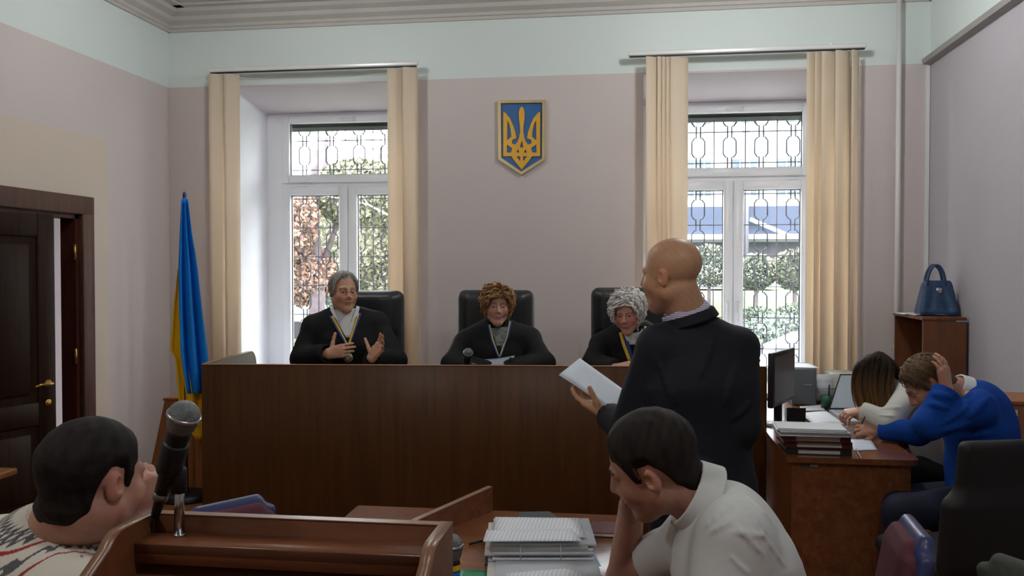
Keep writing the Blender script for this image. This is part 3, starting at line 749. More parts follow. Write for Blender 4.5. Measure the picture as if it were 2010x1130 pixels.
# ------------------------------------------------------------------ ceiling lamps (above the frame; their light shows on the rails and walls)
m_dif = mat('lamp_opal', (250, 252, 255), .4, emit=3.0, var=0)
for (x, y, pw_, nm) in ((-2.3, 5.05, .64, 'round opal ceiling lamp over the bench on the flag side'), (.68, 5.05, 1.2, 'round opal ceiling lamp over the bench on the desk side'), (-2.25, .6, 1.0, 'round opal ceiling lamp behind the lectern on the door side'), (.65, .6, 1.0, 'round opal ceiling lamp behind the lectern on the cabinet side'), (XL-1.1, 6.4, .1, 'added unseen ceiling lamp lighting the corridor beyond the door')):  # the corridor lamp is unseen, added to lighten the wall beyond the door
    zc = ZC if x > XL else 2.9; t = thing('ceiling_lamp', (x, y, zc-.16), nm, 'lamp', 'ceiling lamps')
    MB().lathe([(0, .16), (.17, .16), (.17, .12), (.15, .115), (0, .115)][::-1], (x, y, zc-.16), None, 28).build('base_plate', m_white, t)
    MB().lathe([(0, 0), (.06, .004), (.11, .022), (.145, .06), (.15, .115), (0, .115)], (x, y, zc-.16), None, 28).build('shade', m_dif, t)
    l = bpy.data.lights.new('lamp_light', 'POINT'); l.energy = LAMP*pw_; l.color = (.96, .99, 1); l.shadow_soft_size = .1
    lo = bpy.data.objects.new('lamp_light', l); COL.objects.link(lo); lo.parent = t; lo.location = (0, 0, -.112)
# ------------------------------------------------------------------ outdoors
def gz(Y): return float(np.interp(Y, [8, 13, 26, 60], [-.6, -.6, .75, .9]))
m_grass = mat('lawn', (78, 92, 58), .9, var=.35, ns=3, bump=.4, bs=30)
g = []
for Y in (8.0, 10, 13, 16, 20, 24, 26, 30, 60): g.append([(X, Y, gz(Y)) for X in (-40, -20, -8, 0, 8, 20, 40)])
o = MB().sheet(g, .3).build('lawn', m_grass, origin=(0, 9, -.6)); S(o)
g = [[(X, Y, gz(Y)+.02) for X in (-40, 0, 40)] for Y in (26.5, 30, 35)]
S(MB().sheet(g, .02).build('road', mat('asphalt', (138, 138, 140), .9, var=.1), origin=(0, 30, .75)))
S(box('pavement', (-40, 8.0, -.6), (40, 10.6, -.56), mat('paving', (150, 150, 148), .9, var=.1), origin=(0, 9, -.6)))
LEAF = {}
def leaves(name, c, r, n, size, seed, m, parent, shell=.55):
    rs = np.random.RandomState(seed); u = rs.normal(size=(n, 3)); u /= np.linalg.norm(u, axis=1)[:, None]
    p = np.array(c)+u*np.array(r)*(shell+(1-shell)*rs.rand(n, 1)**.6)
    a = rs.normal(size=(n, 3)); a /= np.linalg.norm(a, axis=1)[:, None]; e = rs.normal(size=(n, 3)); e = np.cross(a, e); e /= np.linalg.norm(e, axis=1)[:, None]
    s = size*rs.uniform(.6, 1.3, (n, 1)); v = np.stack([p-a*s, p+e*s*.5, p+a*s, p-e*s*.5], 1).reshape(-1, 3)
    me = bpy.data.meshes.new(name); idx = np.arange(n*4).reshape(-1, 4)
    me.from_pydata([tuple(q) for q in v], [], [tuple(map(int, i)) for i in idx]); o = link_mesh(name, me, m, parent); o['kind'] = 'stuff'
    return o
def leafmat(name, rgb): return mat(name, tuple(.76*x for x in rgb), .8, var=.28, ns=1.6)
LM = {'rust': leafmat('leaves_rust', (178, 144, 128)), 'olive': leafmat('leaves_olive', (148, 149, 124)), 'green': leafmat('leaves_green', (116, 128, 110)), 'pale': leafmat('leaves_pale', (172, 171, 144)), 'dark': leafmat('leaves_dark', (92, 102, 88)), 'mint': leafmat('leaves_mint', (138, 152, 142))}
m_bark = mat('bark', (84, 74, 78), .9, var=.25, ns=9)
def tree(x, Y, hgt, crowns, label, trunk=.16, seed=0, n=5000, size=.055, group='trees outside the windows', branch=True):
    z0 = gz(Y); t = thing('tree', (x, Y, z0), label, 'tree', group)
    MB().tube([(x, Y, z0), (x+.05, Y, z0+hgt*.4), (x-.03, Y, z0+hgt*.75), (x+.04, Y, z0+hgt)], [trunk, trunk*.8, trunk*.6, trunk*.25], 9).build('trunk', m_bark, t)
    for i, (dx, dy, z, rx, rz, c) in enumerate(crowns):
        if branch: MB().tube([(x, Y, z0+hgt*.45), (x+dx*.6, Y+dy*.6, z*.8+.2*(z0+hgt*.45)), (x+dx, Y+dy, z)], [trunk*.35, trunk*.22, trunk*.1], 6).build('branch', m_bark, t)
        leaves('foliage', (x+dx, Y+dy, z), (rx, rx, rz), n, size, seed*10+i, LM[c], t)
    return t
def at(px, py, Y): return PY(px, py, Y)
q = at(617, 520, 14); tree(q[0], 14, 4.2, [(-.5, -.5, 2.5, .75, .8, 'rust'), (-.3, .2, 1.6, .6, .55, 'rust'), (.7, .3, 3.0, .8, .6, 'olive')], 'rust leaved tree with thick dark trunk outside the flag side window', .17, 1)
q = at(745, 500, 17); tree(q[0], 17, 4.5, [(-.7, 0, 2.2, 1.0, 1.1, 'pale'), (.3, .4, 1.4, 1.0, .9, 'olive'), (.2, 0, 3.2, 1.1, .7, 'pale')], 'pale yellow green tree outside behind the first judge chair', .12, 2)
q = at(640, 560, 22); tree(q[0], 22, 5.0, [(-1.6, 0, 2.0, 1.5, 1.3, 'mint'), (.6, .5, 2.6, 1.8, 1.5, 'green'), (2.2, 0, 1.8, 1.2, 1.2, 'olive'), (-2.4, .3, 3.0, 1.4, 1.2, 'olive'), (0.2, 0, 1.2, 2.2, .5, 'mint')], 'spreading grey green tree further back outside the flag side window', .16, 3, 6000, .07)
q = at(560, 560, 26); tree(q[0], 26, 6.0, [(-1.2, 0, 3.0, 1.6, 1.4, 'dark'), (1.2, .5, 2.4, 1.6, 1.4, 'dark'), (3.6, 0, 3.2, 1.8, 1.4, 'green')], 'tall dark green tree at the back outside the flag side window', .18, 4, 6000, .075)
# bare twigs against the sky in the fanlight
q = at(690, 300, 12); t = thing('bare_tree', (q[0]+.9, 12, gz(12)), 'leafless thin branched tree seen through the top pane beside the flag', 'tree', None)
rs = random.Random(3); b = MB(); X0 = q[0]+.9; b.tube([(X0, 12, -.6), (X0, 12, 2.2), (X0-.1, 12, 4.5)], [.07, .06, .02], 7); b.build('trunk', m_bark, t)
for i in range(9):
    z = 2.0+.28*i; L = rs.uniform(.9, 1.7); s_ = -1 if i % 3 else 1; b = MB(); p1 = (X0+s_*L*.5, 12+rs.uniform(-.4, .4), z+L*.25); p2 = (X0+s_*L, 12+rs.uniform(-.5, .5), z+L*.35)
    b.tube([(X0, 12, z), p1, p2], [.022, .013, .004], 5); b.tube([p1, (p1[0]+s_*.3, p1[1], p1[2]+.45)], [.01, .003], 5); b.build('branch', mat('pale_twigs', (150, 146, 150), .9), t)
# clipped round trees on the street side
for (px, py, Y, r, lab) in ((1484, 537, 21, .46, 'round clipped street tree nearer the window mullion'), (1560, 533, 21, .52, 'round clipped street tree nearer the right blind'), (1392, 525, 23, .6, 'round clipped street tree behind the bald man')):
    q = at(px, py, Y); z0 = gz(Y); t = thing('round_tree', (q[0], Y, z0), lab, 'tree', 'clipped street trees')
    MB().tube([(q[0], Y, z0), (q[0], Y, q[2])], .05, 7).build('trunk', m_bark, t)
    leaves('foliage', q, (r, r, r*.85), 3600, .04, int(px), LM['dark'], t, .7); leaves('foliage', q+V(0, 0, .1), (r*1.02, r*1.02, r*.85), 450, .04, int(px)+1, LM['pale'], t, .95)
for i, (px, py, Y, r, c, lab) in enumerate(((1482, 628, 15, .34, 'green', 'low green bush behind the first clipped tree trunk'), (1526, 648, 14, .4, 'mint', 'spreading silver green juniper above the white car'), (1566, 618, 15.5, .3, 'green', 'bright green bush at the right edge of the window'), (1476, 660, 13, .3, 'mint', 'silver green shrub left of the white car'), (1462, 684, 12, .2, 'olive', 'small olive shrub by the window mullion'))):
    q = at(px, py, Y); t = thing('shrub', (q[0], Y, gz(Y)), lab, 'shrub', 'shrubs on the bank')
    MB().tube([(q[0], Y, gz(Y)), (q[0], Y, q[2])], .03, 6).build('stem', m_bark, t)
    leaves('foliage', q, (r*1.3, r, r*.7), 2200, .04, 50+i, LM[c], t, .4)
# far white building with dark windows
YBD = 42.0; t = thing('building', (4, YBD, gz(YBD)), 'white street building with window rows and dark blue canopy band', 'building')
m_fac = mat('white_facade', (168, 172, 176), .8, var=.03); m_win = mat('far_window', (70, 80, 92), .4, var=.2); m_band = mat('canopy_blue', (46, 56, 76), .6)
box('wall', (-12, YBD, .5), (26, YBD+6, 14), m_fac, t)
for k in range(9):
    for z in (5.2, 8.6):
        x = -4+k*2.1; wn = box('window', (x, YBD-.08, z), (x+1.15, YBD+.05, z+1.7), m_win, t)
        for dx in (.35, .8): box('glazing_bar', (x+dx, YBD-.12, z), (x+dx+.07, YBD-.08, z+1.7), m_fac, wn)
        box('glazing_bar', (x, YBD-.12, z+1.1), (x+1.15, YBD-.08, z+1.17), m_fac, wn)
box('canopy_band', (-12, YBD-1.2, 3.35), (26, YBD+.1, 4.6), m_band, t)
box('shop_front', (-12, YBD-.1, .8), (26, YBD+.02, 3.0), mat('shop_dark', (64, 66, 74), .6, var=.4, ns=.8), t)
box('canopy_beam', (-12, YBD-1.4, 3.1), (26, YBD-1.2, 3.32), mat('beam_white', (230, 232, 234), .6), t)
c0, c1 = at(1472, 430, YBD-1.5), at(1550, 463, YBD-1.5)
MB().tube([c0, c1], .1, 6).build('brace', MATS['beam_white'], t); MB().tube([(c0[0]-.2, YBD-1.5, .8), (c0[0]-.2, YBD-1.5, 8)], .16, 8).build('column', mat('pipe_dark', (90, 90, 98), .7), t)
# parked cars
m_car = mat('car_white', (240, 241, 243), .25, var=.01, coat=.6); m_cg = mat('car_glass', (60, 66, 74), .1, var=.1); m_tyre = mat('tyre', (30, 30, 32), .8)
def car(x, Y, rz, label, paintm, scale=1.0):
    z0 = gz(Y); t = thing('parked_car', (x, Y, z0), label, 'car', 'parked cars'); M = local((x, Y, z0), rz)@Matrix.Scale(scale, 4)
    side = [(-2.1, .35), (-2.12, .75), (-1.95, .92), (-1.35, .98), (-.75, 1.42), (.75, 1.46), (1.45, 1.02), (2.05, .9), (2.12, .6), (2.1, .35)]
    g = []
    for yy, in_ in ((-.85, .05), (-.82, 0), (-.4, 0), (0, 0), (.4, 0), (.82, 0), (.85, .05)):
        g.append([(px_, yy*(1-.14*max(0, (pz-.95)/.5)), pz+(.03*(1-(yy/.85)**2) if pz > .8 else 0)-in_*.0) for px_, pz in side])
    b_ = MB().sheet(g, 0); n = len(side)
    b_.add([(p, -.85*(1-.14*max(0, (z-.95)/.5)), z) for p, z in side], [tuple(range(n))]); b_.add([(p, .85*(1-.14*max(0, (z-.95)/.5)), z) for p, z in side], [tuple(range(n))])
    b_.xf(M).build('body', paintm, t, autos=35)
    for s_ in (-1, 1):
        q = [(-1.15, 1.0), (-.7, 1.38), (.7, 1.41), (1.25, 1.05)]
        MB().prism([(a, s_*(.79), z) for a, z in q], (0, s_*.03, 0)).xf(M).build('side_window', m_cg, t)
    MB().prism([(-1.36, -.62, 1.02), (-.8, -.6, 1.43), (-.8, .6, 1.43), (-1.36, .62, 1.02)], (-.03, 0, .02)).xf(M).build('windscreen', m_cg, t)
    MB().prism([(1.42, -.62, 1.07), (.8, -.6, 1.47), (.8, .6, 1.47), (1.42, .62, 1.07)], (.03, 0, .02)).xf(M).build('rear_window', m_cg, t)
    for sx in (-1.3, 1.35):
        for s_ in (-1, 1):
            MB().lathe([(0, -.1), (.3, -.1), (.32, -.06), (.32, .06), (.3, .1), (0, .1)], (sx, s_*.8, .32), np.array([[1, 0, 0], [0, 0, 1], [0, -1, 0]]), 18).xf(M).build('wheel', m_tyre, t)
    return t
q = at(1552, 700, 11.0); car(q[0]+.6, 11.0, rad(70), 'white parked car close outside the window behind the computer', m_car)
q = at(588, 640, 19); car(q[0]-1.2, 18.2, rad(20), 'silver parked car outside the flag side window', mat('car_silver', (205, 210, 216), .3, var=.02, coat=.5))
q = at(1385, 560, 28); car(q[0], 28, rad(5), 'white car on the road behind the bald man', m_car)
# ------------------------------------------------------------------ judges' bench and platform
m_bw = wood('bench_wood', (72, 44, 21), (88, 56, 27), .38, 2, .8, .3)
m_edge = mat('bench_edge', (166, 120, 84), .35)
ZB = 1.117; A = PZ(395, 714, ZB); B = PZ(1506, 719, ZB); ub = nrm(B-A); vb = nrm(V(-ub[1], ub[0], 0)); LB = float(np.linalg.norm(B-A)); RB = np.array([ub, vb, UP])
t = thing('judges_bench', (A+B)/2*V(1, 1, 0), 'long dark brown wooden judges bench with tall plain front', 'bench')
def bbox_(a0, a1, b0, b1, z0, z1, nm, m, par=t, bev=.003): 
    return MB().obox(A*V(1, 1, 0)+ub*(a0+a1)/2+vb*(b0+b1)/2+UP*(z0+z1)/2, RB, np.array([a1-a0, b1-b0, z1-z0]), bev, 1).build(nm, m, par)
n = 1
for i in range(n): bbox_(LB*i/n+(.0005 if i else 0), LB*(i+1)/n-.0005, 0, .02, 0, ZB-.006, 'front_panel', m_bw)
bbox_(0, LB, -.002, .022, ZB-.006, ZB, 'edge_strip', m_edge)
bbox_(.03, LB-.03, .02, .36, .95, .978, 'desk_top', m_bw)
bbox_(LB-.022, LB, .02, .7, 0, ZB-.01, 'side_panel', m_bw)
# left wing: level top, rounded back corner
dd = .92; pr = [(.02, .22), (dd, .22), (dd, ZB-.11)]+[(dd-.11+.11*math.cos(a), ZB-.11+.11*math.sin(a)) for a in np.linspace(.2, math.pi/2, 8)]+[(.02, ZB)]
MB().prism([A*V(1, 1, 0)+vb*y+UP*z for y, z in pr], ub*.022).build('side_panel', m_bw, t)
pr2 = [(y, z) for y, z in pr[2:]]; g = [[A*V(1, 1, 0)+vb*y+UP*(z+.002)-ub*.001, A*V(1, 1, 0)+vb*y+UP*(z+.002)+ub*.023] for y, z in pr2]
MB().sheet(g, .003).build('edge_strip', m_edge, t)
t = thing('platform', (-1.2, 6.0, 0), 'low parquet covered platform carrying the judges seats', 'platform')
x0p = -3.3; a2 = A*V(1, 1, 0)+vb*.03; b2 = B*V(1, 1, 0)+vb*.03
MB().prism([a2+(x0p-a2[0])*ub/ub[0], b2, V(b2[0], YB-.03, 0), V(x0p, YB-.03, 0)], (0, 0, .22)).build('deck', m_fl, t)
ZPL = .22
# ------------------------------------------------------------------ executive chairs
m_lea = mat('black_leather', (30, 31, 33), .42, spec=.5, var=.1, bump=.08, bs=90)
m_blk = mat('black_plastic', (22, 22, 24), .4); m_chr = mat('chrome', (190, 192, 196), .18, 1.0, var=.02)
def exec_chair(px, top, d, rz, label, w=.52):
    p = P(px, top, d); zt = p[2]; L = V(p[0], p[1], ZPL); fw = V(math.sin(rz), -math.cos(rz), 0); sd_ = V(math.cos(rz), math.sin(rz), 0); R = np.array([sd_, fw, UP])
    t = thing('executive_chair', L, label, 'chair', 'black leather chairs behind the bench')
    s = Sdf(); h = zt-ZPL-.5
    s.rbox(L+UP*(.5+h/2)-fw*.02, R, (w/2, .06, h/2), .055); s.rbox(L+UP*(.5+h*.80)+fw*.035, R, (w/2-.05, .04, h*.17), .04, .04); s.rbox(L+UP*(.5+h*.36)+fw*.03, R, (w/2-.05, .045, h*.24), .04, .04)
    s.cone(L+UP*(.5+h*.6)+fw*.06-sd_*(w/2-.03), L+UP*(.5+h*.6)+fw*.06+sd_*(w/2-.03), .012, .012, .03, 1)
    s.build('backrest', m_lea, t, .012)
    s = Sdf(); s.rbox(L+UP*.46+fw*.28, R, (w/2, .27, .055), .05); s.build('seat', m_lea, t, .014)
    for q in (-1, 1):
        b_ = MB(); c = L+sd_*q*(w/2+.03)
        b_.tube([c+UP*.5-fw*.0, c+UP*.68+fw*.02, c+UP*.70+fw*.3, c+UP*.48+fw*.36], [.022, .026, .026, .02], 8); b_.build('armrest', m_lea, t)
    MB().lathe([(.03, .09), (.03, .42), (.06, .42)], L+fw*.25, None, 12).build('gas_column', m_blk, t)
    for k in range(5):
        a = 2*math.pi*k/5; e = L+fw*.25+.3*V(math.cos(a), math.sin(a), 0); l_ = MB().tube([L+fw*.25+UP*.1, e+UP*.07], [.03, .02], 8).build('base_leg', m_blk, t)
        MB().lathe([(0, -.02), (.028, -.02), (.028, .02), (0, .02)], e+UP*.028, np.array([[0, 0, 1], [-math.sin(a), math.cos(a), 0], [math.cos(a), math.sin(a), 0]]), 10).build('caster', m_blk, l_)
    return t
exec_chair(722, 570, 6.0, rad(6), 'black leather executive chair behind the gesturing grey haired judge', .5)
exec_chair(973, 569, 5.95, rad(4), 'black leather executive chair behind the middle judge with short curly hair', .53)
exec_chair(1237, 564, 5.9, rad(4), 'black leather executive chair behind the white haired judge', .53)
# ------------------------------------------------------------------ national emblem
m_gold = mat('gold_paint', (214, 160, 50), .35, .25, var=.05); m_gfr = mat('gold_frame', (186, 164, 116), .3, .4); m_blue = mat('emblem_blue', (36, 92, 150), .3, var=.05)
def EM(x, y, Y): return PY(960+x/6.646, 180+y/6.646, Y)
ye = YB-.03; c = EM(428, 600, ye)
t = thing('coat_of_arms', (c[0], YB, c[2]-.3), 'blue shield shaped wall emblem with a golden trident and gilt frame', 'emblem')
out = [(120, 120), (735, 112), (730, 898), (428, 1090), (128, 890)]; inn = [(160, 158), (700, 150), (695, 876), (428, 1045), (166, 868)]
MB().prism([EM(x, y, YB-.008) for x, y in inn], (0, -.006, 0)).build('shield_plate', m_blue, t)
b = MB()
for i in range(5):
    j = (i+1) % 5; b.prism([EM(*out[i], YB-.002), EM(*out[j], YB-.002), EM(*inn[j], YB-.002), EM(*inn[i], YB-.002)], (0, -.03, 0))
b.build('frame', m_gfr, t)
half = [[(428, 195), (450, 215), (466, 270), (464, 360), (450, 450), (448, 520), (462, 600), (480, 650), (510, 690), (505, 740), (450, 740), (446, 700), (428, 640)],
        [(616, 360), (668, 258), (668, 842), (622, 842)],
        [(668, 258), (630, 290), (580, 350), (540, 440), (510, 530), (498, 612), (540, 622), (558, 650), (552, 680), (512, 690), (500, 738), (560, 733), (600, 702), (624, 690), (624, 640), (592, 615), (562, 590), (570, 500), (590, 420), (624, 362)],
        [(428, 795), (428, 845), (640, 845), (640, 795)],
        [(428, 730), (550, 730), (566, 800), (500, 800), (476, 752), (455, 800), (428, 800)],
        [(565, 838), (520, 905), (428, 1018), (428, 905), (458, 900), (492, 852), (500, 838)], [(428, 838), (446, 838), (446, 910), (428, 910)]]
b = MB()
for k, h in enumerate(half):
    for mir in (0, 1): b.prism([EM(x if not mir else 2*428-x, y, YB-.013-.0003*k) for x, y in h], (0, -.012, 0))
b.build('trident', m_gold, t)
# ------------------------------------------------------------------ flag in the corner
m_fb = mat('flag_blue', (16, 136, 230), .65, var=.06, spec=.3); m_fy = mat('flag_yellow', (240, 196, 30), .65, var=.06, spec=.3)
p0 = P(362, 384, 5.5); t = thing('flag', (p0[0], p0[1], ZPL), 'blue and yellow flag hanging furled on a pole in the corner', 'flag')
MB().tube([(p0[0], p0[1], ZPL), tuple(p0)], .011, 10).build('pole', mat('pole_wood', (60, 50, 60), .4), t)
MB().lathe([(0, .04), (.14, .04), (.16, .02), (.16, 0), (0, 0)][::-1], (p0[0], p0[1], ZPL), None, 24).build('base', m_blk, t)
MB().lathe([(0, .03), (.008, .02), (.012, .005), (.010, -.02), (0, -.02)][::-1], p0, None, 12).build('finial', mat('finial_blue', (40, 60, 110), .4), t)
def drape(rows, d, amp, nf, ph, nm, m):
    ys = np.array([r[0] for r in rows], float); g = []
    for y in np.linspace(ys[0], ys[-1], 40):
        xl = np.interp(y, ys, [r[1] for r in rows]); xr = np.interp(y, ys, [r[2] for r in rows]); row = []
        for j in range(22):
            u = j/21; w_ = amp*(xr-xl)/45; row.append(P(xl+(xr-xl)*(u+.06*math.sin(2*math.pi*nf*u+ph)*(0 < j < 21)), y, d+w_*math.cos(2*math.pi*nf*u+ph+y*.004)))
        g.append(row)
    MB().sheet(g, .003).build(nm, m, t)
drape([(390, 356, 368), (450, 353, 375), (530, 350, 388), (600, 351, 396), (695, 355, 408), (740, 362, 411), (772, 368, 412)], 5.47, .035, 2.2, .4, 'blue_band', m_fb)
drape([(528, 349, 356), (600, 341, 364), (690, 335, 370), (700, 344, 374), (770, 350, 400), (800, 352, 402), (835, 366, 404), (862, 386, 400)], 5.52, .03, 1.6, 1.5, 'yellow_band', m_fy)
# tapered wooden stand behind the flag
q = [P(323, 786, 5.68), P(430, 786, 5.68)]; zt = q[0][2]; m_ow = wood('orange_wood', (128, 78, 40), (158, 100, 54), .4, 2)
t = thing('wooden_stand', (q[0][0]+.2, q[0][1]+.15, ZPL), 'low orange brown wooden stand with a slanted side behind the flag', 'stand')
yy = q[0][1]
MB().prism([(q[0][0]-.14, yy, ZPL), (q[0][0], yy, zt), (q[1][0], yy, zt), (q[1][0], yy, ZPL)], (0, .02, 0)).build('front_panel', m_ow, t)
MB().prism([(q[0][0]-.14, yy+.02, ZPL), (q[0][0]-.12, yy+.02, ZPL), (q[0][0]+.02, yy+.02, zt), (q[0][0], yy+.02, zt)], (0, .26, 0)).build('side_panel', m_ow, t)
MB().box((q[0][0]-.01, yy-.005, zt), (q[1][0]+.01, yy+.3, zt+.018), .003, 1).build('top', m_ow, t)
# ------------------------------------------------------------------ door-side table
c = PZ(35, 918, .75); t = thing('side_table', (c[0]-.35, c[1]-.6, 0), 'orange brown wooden table corner by the open door', 'table')
m_tw = wood('table_wood', (132, 80, 44), (160, 102, 60), .28, 0)
MB().box((c[0]-.62, c[1]-1.2, .722), (c[0], c[1], .75), .004, 1).build('table_top', m_tw, t)
for y in (c[1]-.08, c[1]-1.1): box('leg_panel', (c[0]-.57, y-.02, 0), (c[0]-.05, y, .722), m_tw, t)
box('back_panel', (c[0]-.075, c[1]-1.08, .1), (c[0]-.055, c[1]-.1, .722), m_tw, t)
# ------------------------------------------------------------------ bookcase with bag in the right corner
xb = float(PY(1812, 640, 5.98)[0]); yb0 = 5.98; zbt = float(PY(1812, 622, yb0)[2]); yb1 = 6.62
m_bc = wood('bookcase_wood', (92, 52, 28), (118, 70, 40), .4, 2)
t = thing('bookcase', ((xb+XR)/2, (yb0+yb1)/2, 0), 'dark brown open shelf bookcase in the corner under the blue bag', 'bookcase')
box('side_panel', (xb, yb0, 0), (XR-.02, yb0+.02, zbt-.02), m_bc, t); box('side_panel', (xb, yb1-.02, 0), (XR-.02, yb1, zbt-.02), m_bc, t)
box('top', (xb-.01, yb0-.005, zbt-.02), (XR-.02, yb1+.005, zbt), m_bc, t, .002); box('back_panel', (XR-.03, yb0+.02, 0), (XR-.02, yb1-.02, zbt-.02), m_bc, t)
for z in (.06, .48, .93): box('shelf', (xb+.005, yb0+.02, z), (XR-.03, yb1-.02, z+.018), m_bc, t)
sp_ = PY(1888, 628, yb0-.002); MB().box((sp_[0]-.035, yb0-.002, sp_[2]-.012), (sp_[0]+.035, yb0, sp_[2]+.012)).build('sticker', mat('label_grey', (150, 160, 175), .5), t)
m_pap = mat('white_paper', (232, 236, 240), .7, var=.03)
for i, (dx, dy, a, lab) in enumerate(((0.02, .34, .1, 'loose white sheet hanging over the edge of the bookcase top'), (.05, .2, -.2, 'white sheet lying on the bookcase top beside the bag'))):
    g = [[(xb-.06+dx+u*.2, yb0+.05+dy-.1+v*.25+a*u*.2, zbt+.003+.002*i+.01*math.sin(3*u)*(1-v)) for v in np.linspace(0, 1, 5)] for u in np.linspace(0, 1, 5)]
    tag(MB().sheet(g, .001).build('paper_sheet', m_pap), lab, 'paper', 'papers on the bookcase')
g = MB().box((xb+.03, yb0+.1, .95), (xb+.2, yb0+.35, .985), .002, 1); tag(g.build('paper_stack', m_pap), 'small white paper stack on the bookcase shelf above the writing woman', 'paper')
# handbag
hc = PY(1838, 618, 6.18); m_bag = mat('bag_leather', (34, 62, 96), .45, var=.12, bump=.1, bs=120, spec=.5)
t = thing('handbag', (hc[0], hc[1], zbt), 'dark blue leather handbag with upright loop handles on the bookcase', 'bag'); R = np.eye(3)
s = Sdf(); hh = .225
for z in np.linspace(0, 1, 7): s.rbox((hc[0], hc[1], zbt+.02+z*(hh-.03)), R, (.122-.032*z, .075-.045*z, .022), .018, .03)
s.cone((hc[0]-.06, hc[1]-.085, zbt+.06), (hc[0]-.03, hc[1]-.06, zbt+.2), .012, .008, .03, 1); s.cone((hc[0]+.05, hc[1]-.085, zbt+.05), (hc[0]+.02, hc[1]-.06, zbt+.2), .014, .008, .03, 1)
s.build('bag_body', m_bag, t, .006)
for y in (-.03, .03):
    pts = [(hc[0]+.055*math.cos(a)*1.05+(-.012), hc[1]+y, zbt+hh-.03+.145*math.sin(a)) for a in np.linspace(math.pi, 0, 15)]
    MB().tube(pts, .009, 8).build('handle', m_bag, t)
MB().box((hc[0]-.02, hc[1]-.052, zbt+.15), (hc[0]+.02, hc[1]-.04, zbt+.19), .004, 1).build('clasp', m_chr, t)
# low cabinet along the right wall
cx = P(1971, 785, 4.32); t = thing('low_cabinet', (XR-.2, cx[1]+.3, 0), 'orange brown low cabinet against the right wall behind the man in blue', 'cabinet')
m_lc = wood('low_cabinet_wood', (136, 82, 44), (164, 104, 60), .4, 2)
box('body', (cx[0], cx[1]-.02, 0), (XR-.02, cx[1]+.3, cx[2]-.02), m_lc, t, .003); box('top', (cx[0]-.012, cx[1]-.03, cx[2]-.02), (XR-.02, cx[1]+.31, cx[2]), m_lc, t, .003)
for k in (0,): dr = box('door', (cx[0]-.014, cx[1]+.0, .08), (cx[0]-.001, cx[1]+.29, cx[2]-.05), m_lc, t, .002); box('handle', (cx[0]-.03, cx[1]+.24, .6), (cx[0]-.014, cx[1]+.252, .72), m_chr, dr, .002)
MB().box((cx[0]+.02, cx[1]-.022, cx[2]-.075), (cx[0]+.055, cx[1]-.02, cx[2]-.045)).build('sticker', m_pap, t)
# ------------------------------------------------------------------ secretary's desk
m_dk = wood('desk_wood', (104, 60, 34), (130, 80, 48), .22, 1, .8)
ZD = .75; FL = PZ(1545, 898, ZD); FR = PZ(1806, 902, ZD); YD0 = float((FL[1]+FR[1])/2); XD0, XD1 = float(FL[0]), float(FR[0]); YD1 = 6.35
t = thing('secretary_desk', ((XD0+XD1)/2, (YD0+YD1)/2, 0), 'dark brown wooden desk covered with binders and computer beside the bench', 'desk')
pl = [(XD0, YD0), (XD1-.05, YD0)]+[(XD1-.05+.05*math.sin(a), YD0+.05-.05*math.cos(a)) for a in np.linspace(.2, math.pi/2, 5)]+[(XD1, YD1), (XD0, YD1)]
MB().prism([(x, y, ZD-.028) for x, y in pl], (0, 0, .028)).build('desk_top', m_dk, t)
box('end_panel', (XD0+.03, YD0+.03, 0), (XD1-.04, YD0+.05, ZD-.028), m_dk, t); box('end_panel', (XD0+.03, YD1-.05, 0), (XD1-.04, YD1-.03, ZD-.028), m_dk, t)
box('modesty_panel', (XD0+.03, YD0+.05, .0), (XD0+.05, YD1-.05, ZD-.028), m_dk, t)
lp = PY(1592, 913, YD0+.029); MB().box((lp[0]-.05, YD0+.027, lp[2]-.009), (lp[0]+.035, YD0+.0299, lp[2]+.009)).build('name_plate', mat('plate_dark', (70, 66, 62), .4), t)
MB().box((lp[0]-.005, YD0+.0255, lp[2]-.005), (lp[0]+.033, YD0+.0275, lp[2]+.006)).build('plate_print', mat('plate_light', (150, 146, 140), .4), t)
# binder stack
m_mar = mat('maroon_cover', (74, 22, 26), .45, var=.1); m_bkc = mat('black_cover', (32, 30, 32), .45, var=.1); m_pg = mat('page_edges', (208, 200, 188), .8, var=.12, ns=40, stretch=(.2, .2, 6))
z = ZD
def vol(pxa, pxb, yfront, z, hgt, dep, m, lab, inset=(.1, .1), name='binder', rz=0):
    a = PZ(pxa, yfront, z); c = PZ(pxb, yfront, z); y0 = (a[1]+c[1])/2; x0, x1 = a[0], c[0]
    t = thing(name, ((x0+x1)/2, y0+dep/2, z), lab, 'binder', 'binders stacked on the desk')
    box('cover', (x0, y0, z), (x1, y0+dep, z+.005), m, t); box('cover', (x0, y0, z+hgt-.005), (x1, y0+dep, z+hgt), m, t)
    for q0, q1 in ((x0, x0+inset[0]), (x1-inset[1], x1)): box('corner', (q0, y0, z+.005), (q1, y0+.04, z+hgt-.005), m, t)
    box('pages', (x0+.012, y0+.006, z+.005), (x1-.012, y0+dep-.008, z+hgt-.005), m_pg, t)
    return z+hgt
z = vol(1546, 1670, 893, z, .03, .27, m_bkc, 'black binder with white page block at the bottom of the desk stack', (.055, .055))
z = vol(1542, 1671, 880, z+.001, .034, .27, m_mar, 'maroon binder second from the bottom of the desk stack', (.06, .05))
z = vol(1540, 1668, 868, z+.001, .034, .27, m_mar, 'maroon binder directly under the loose white folders', (.06, .05))
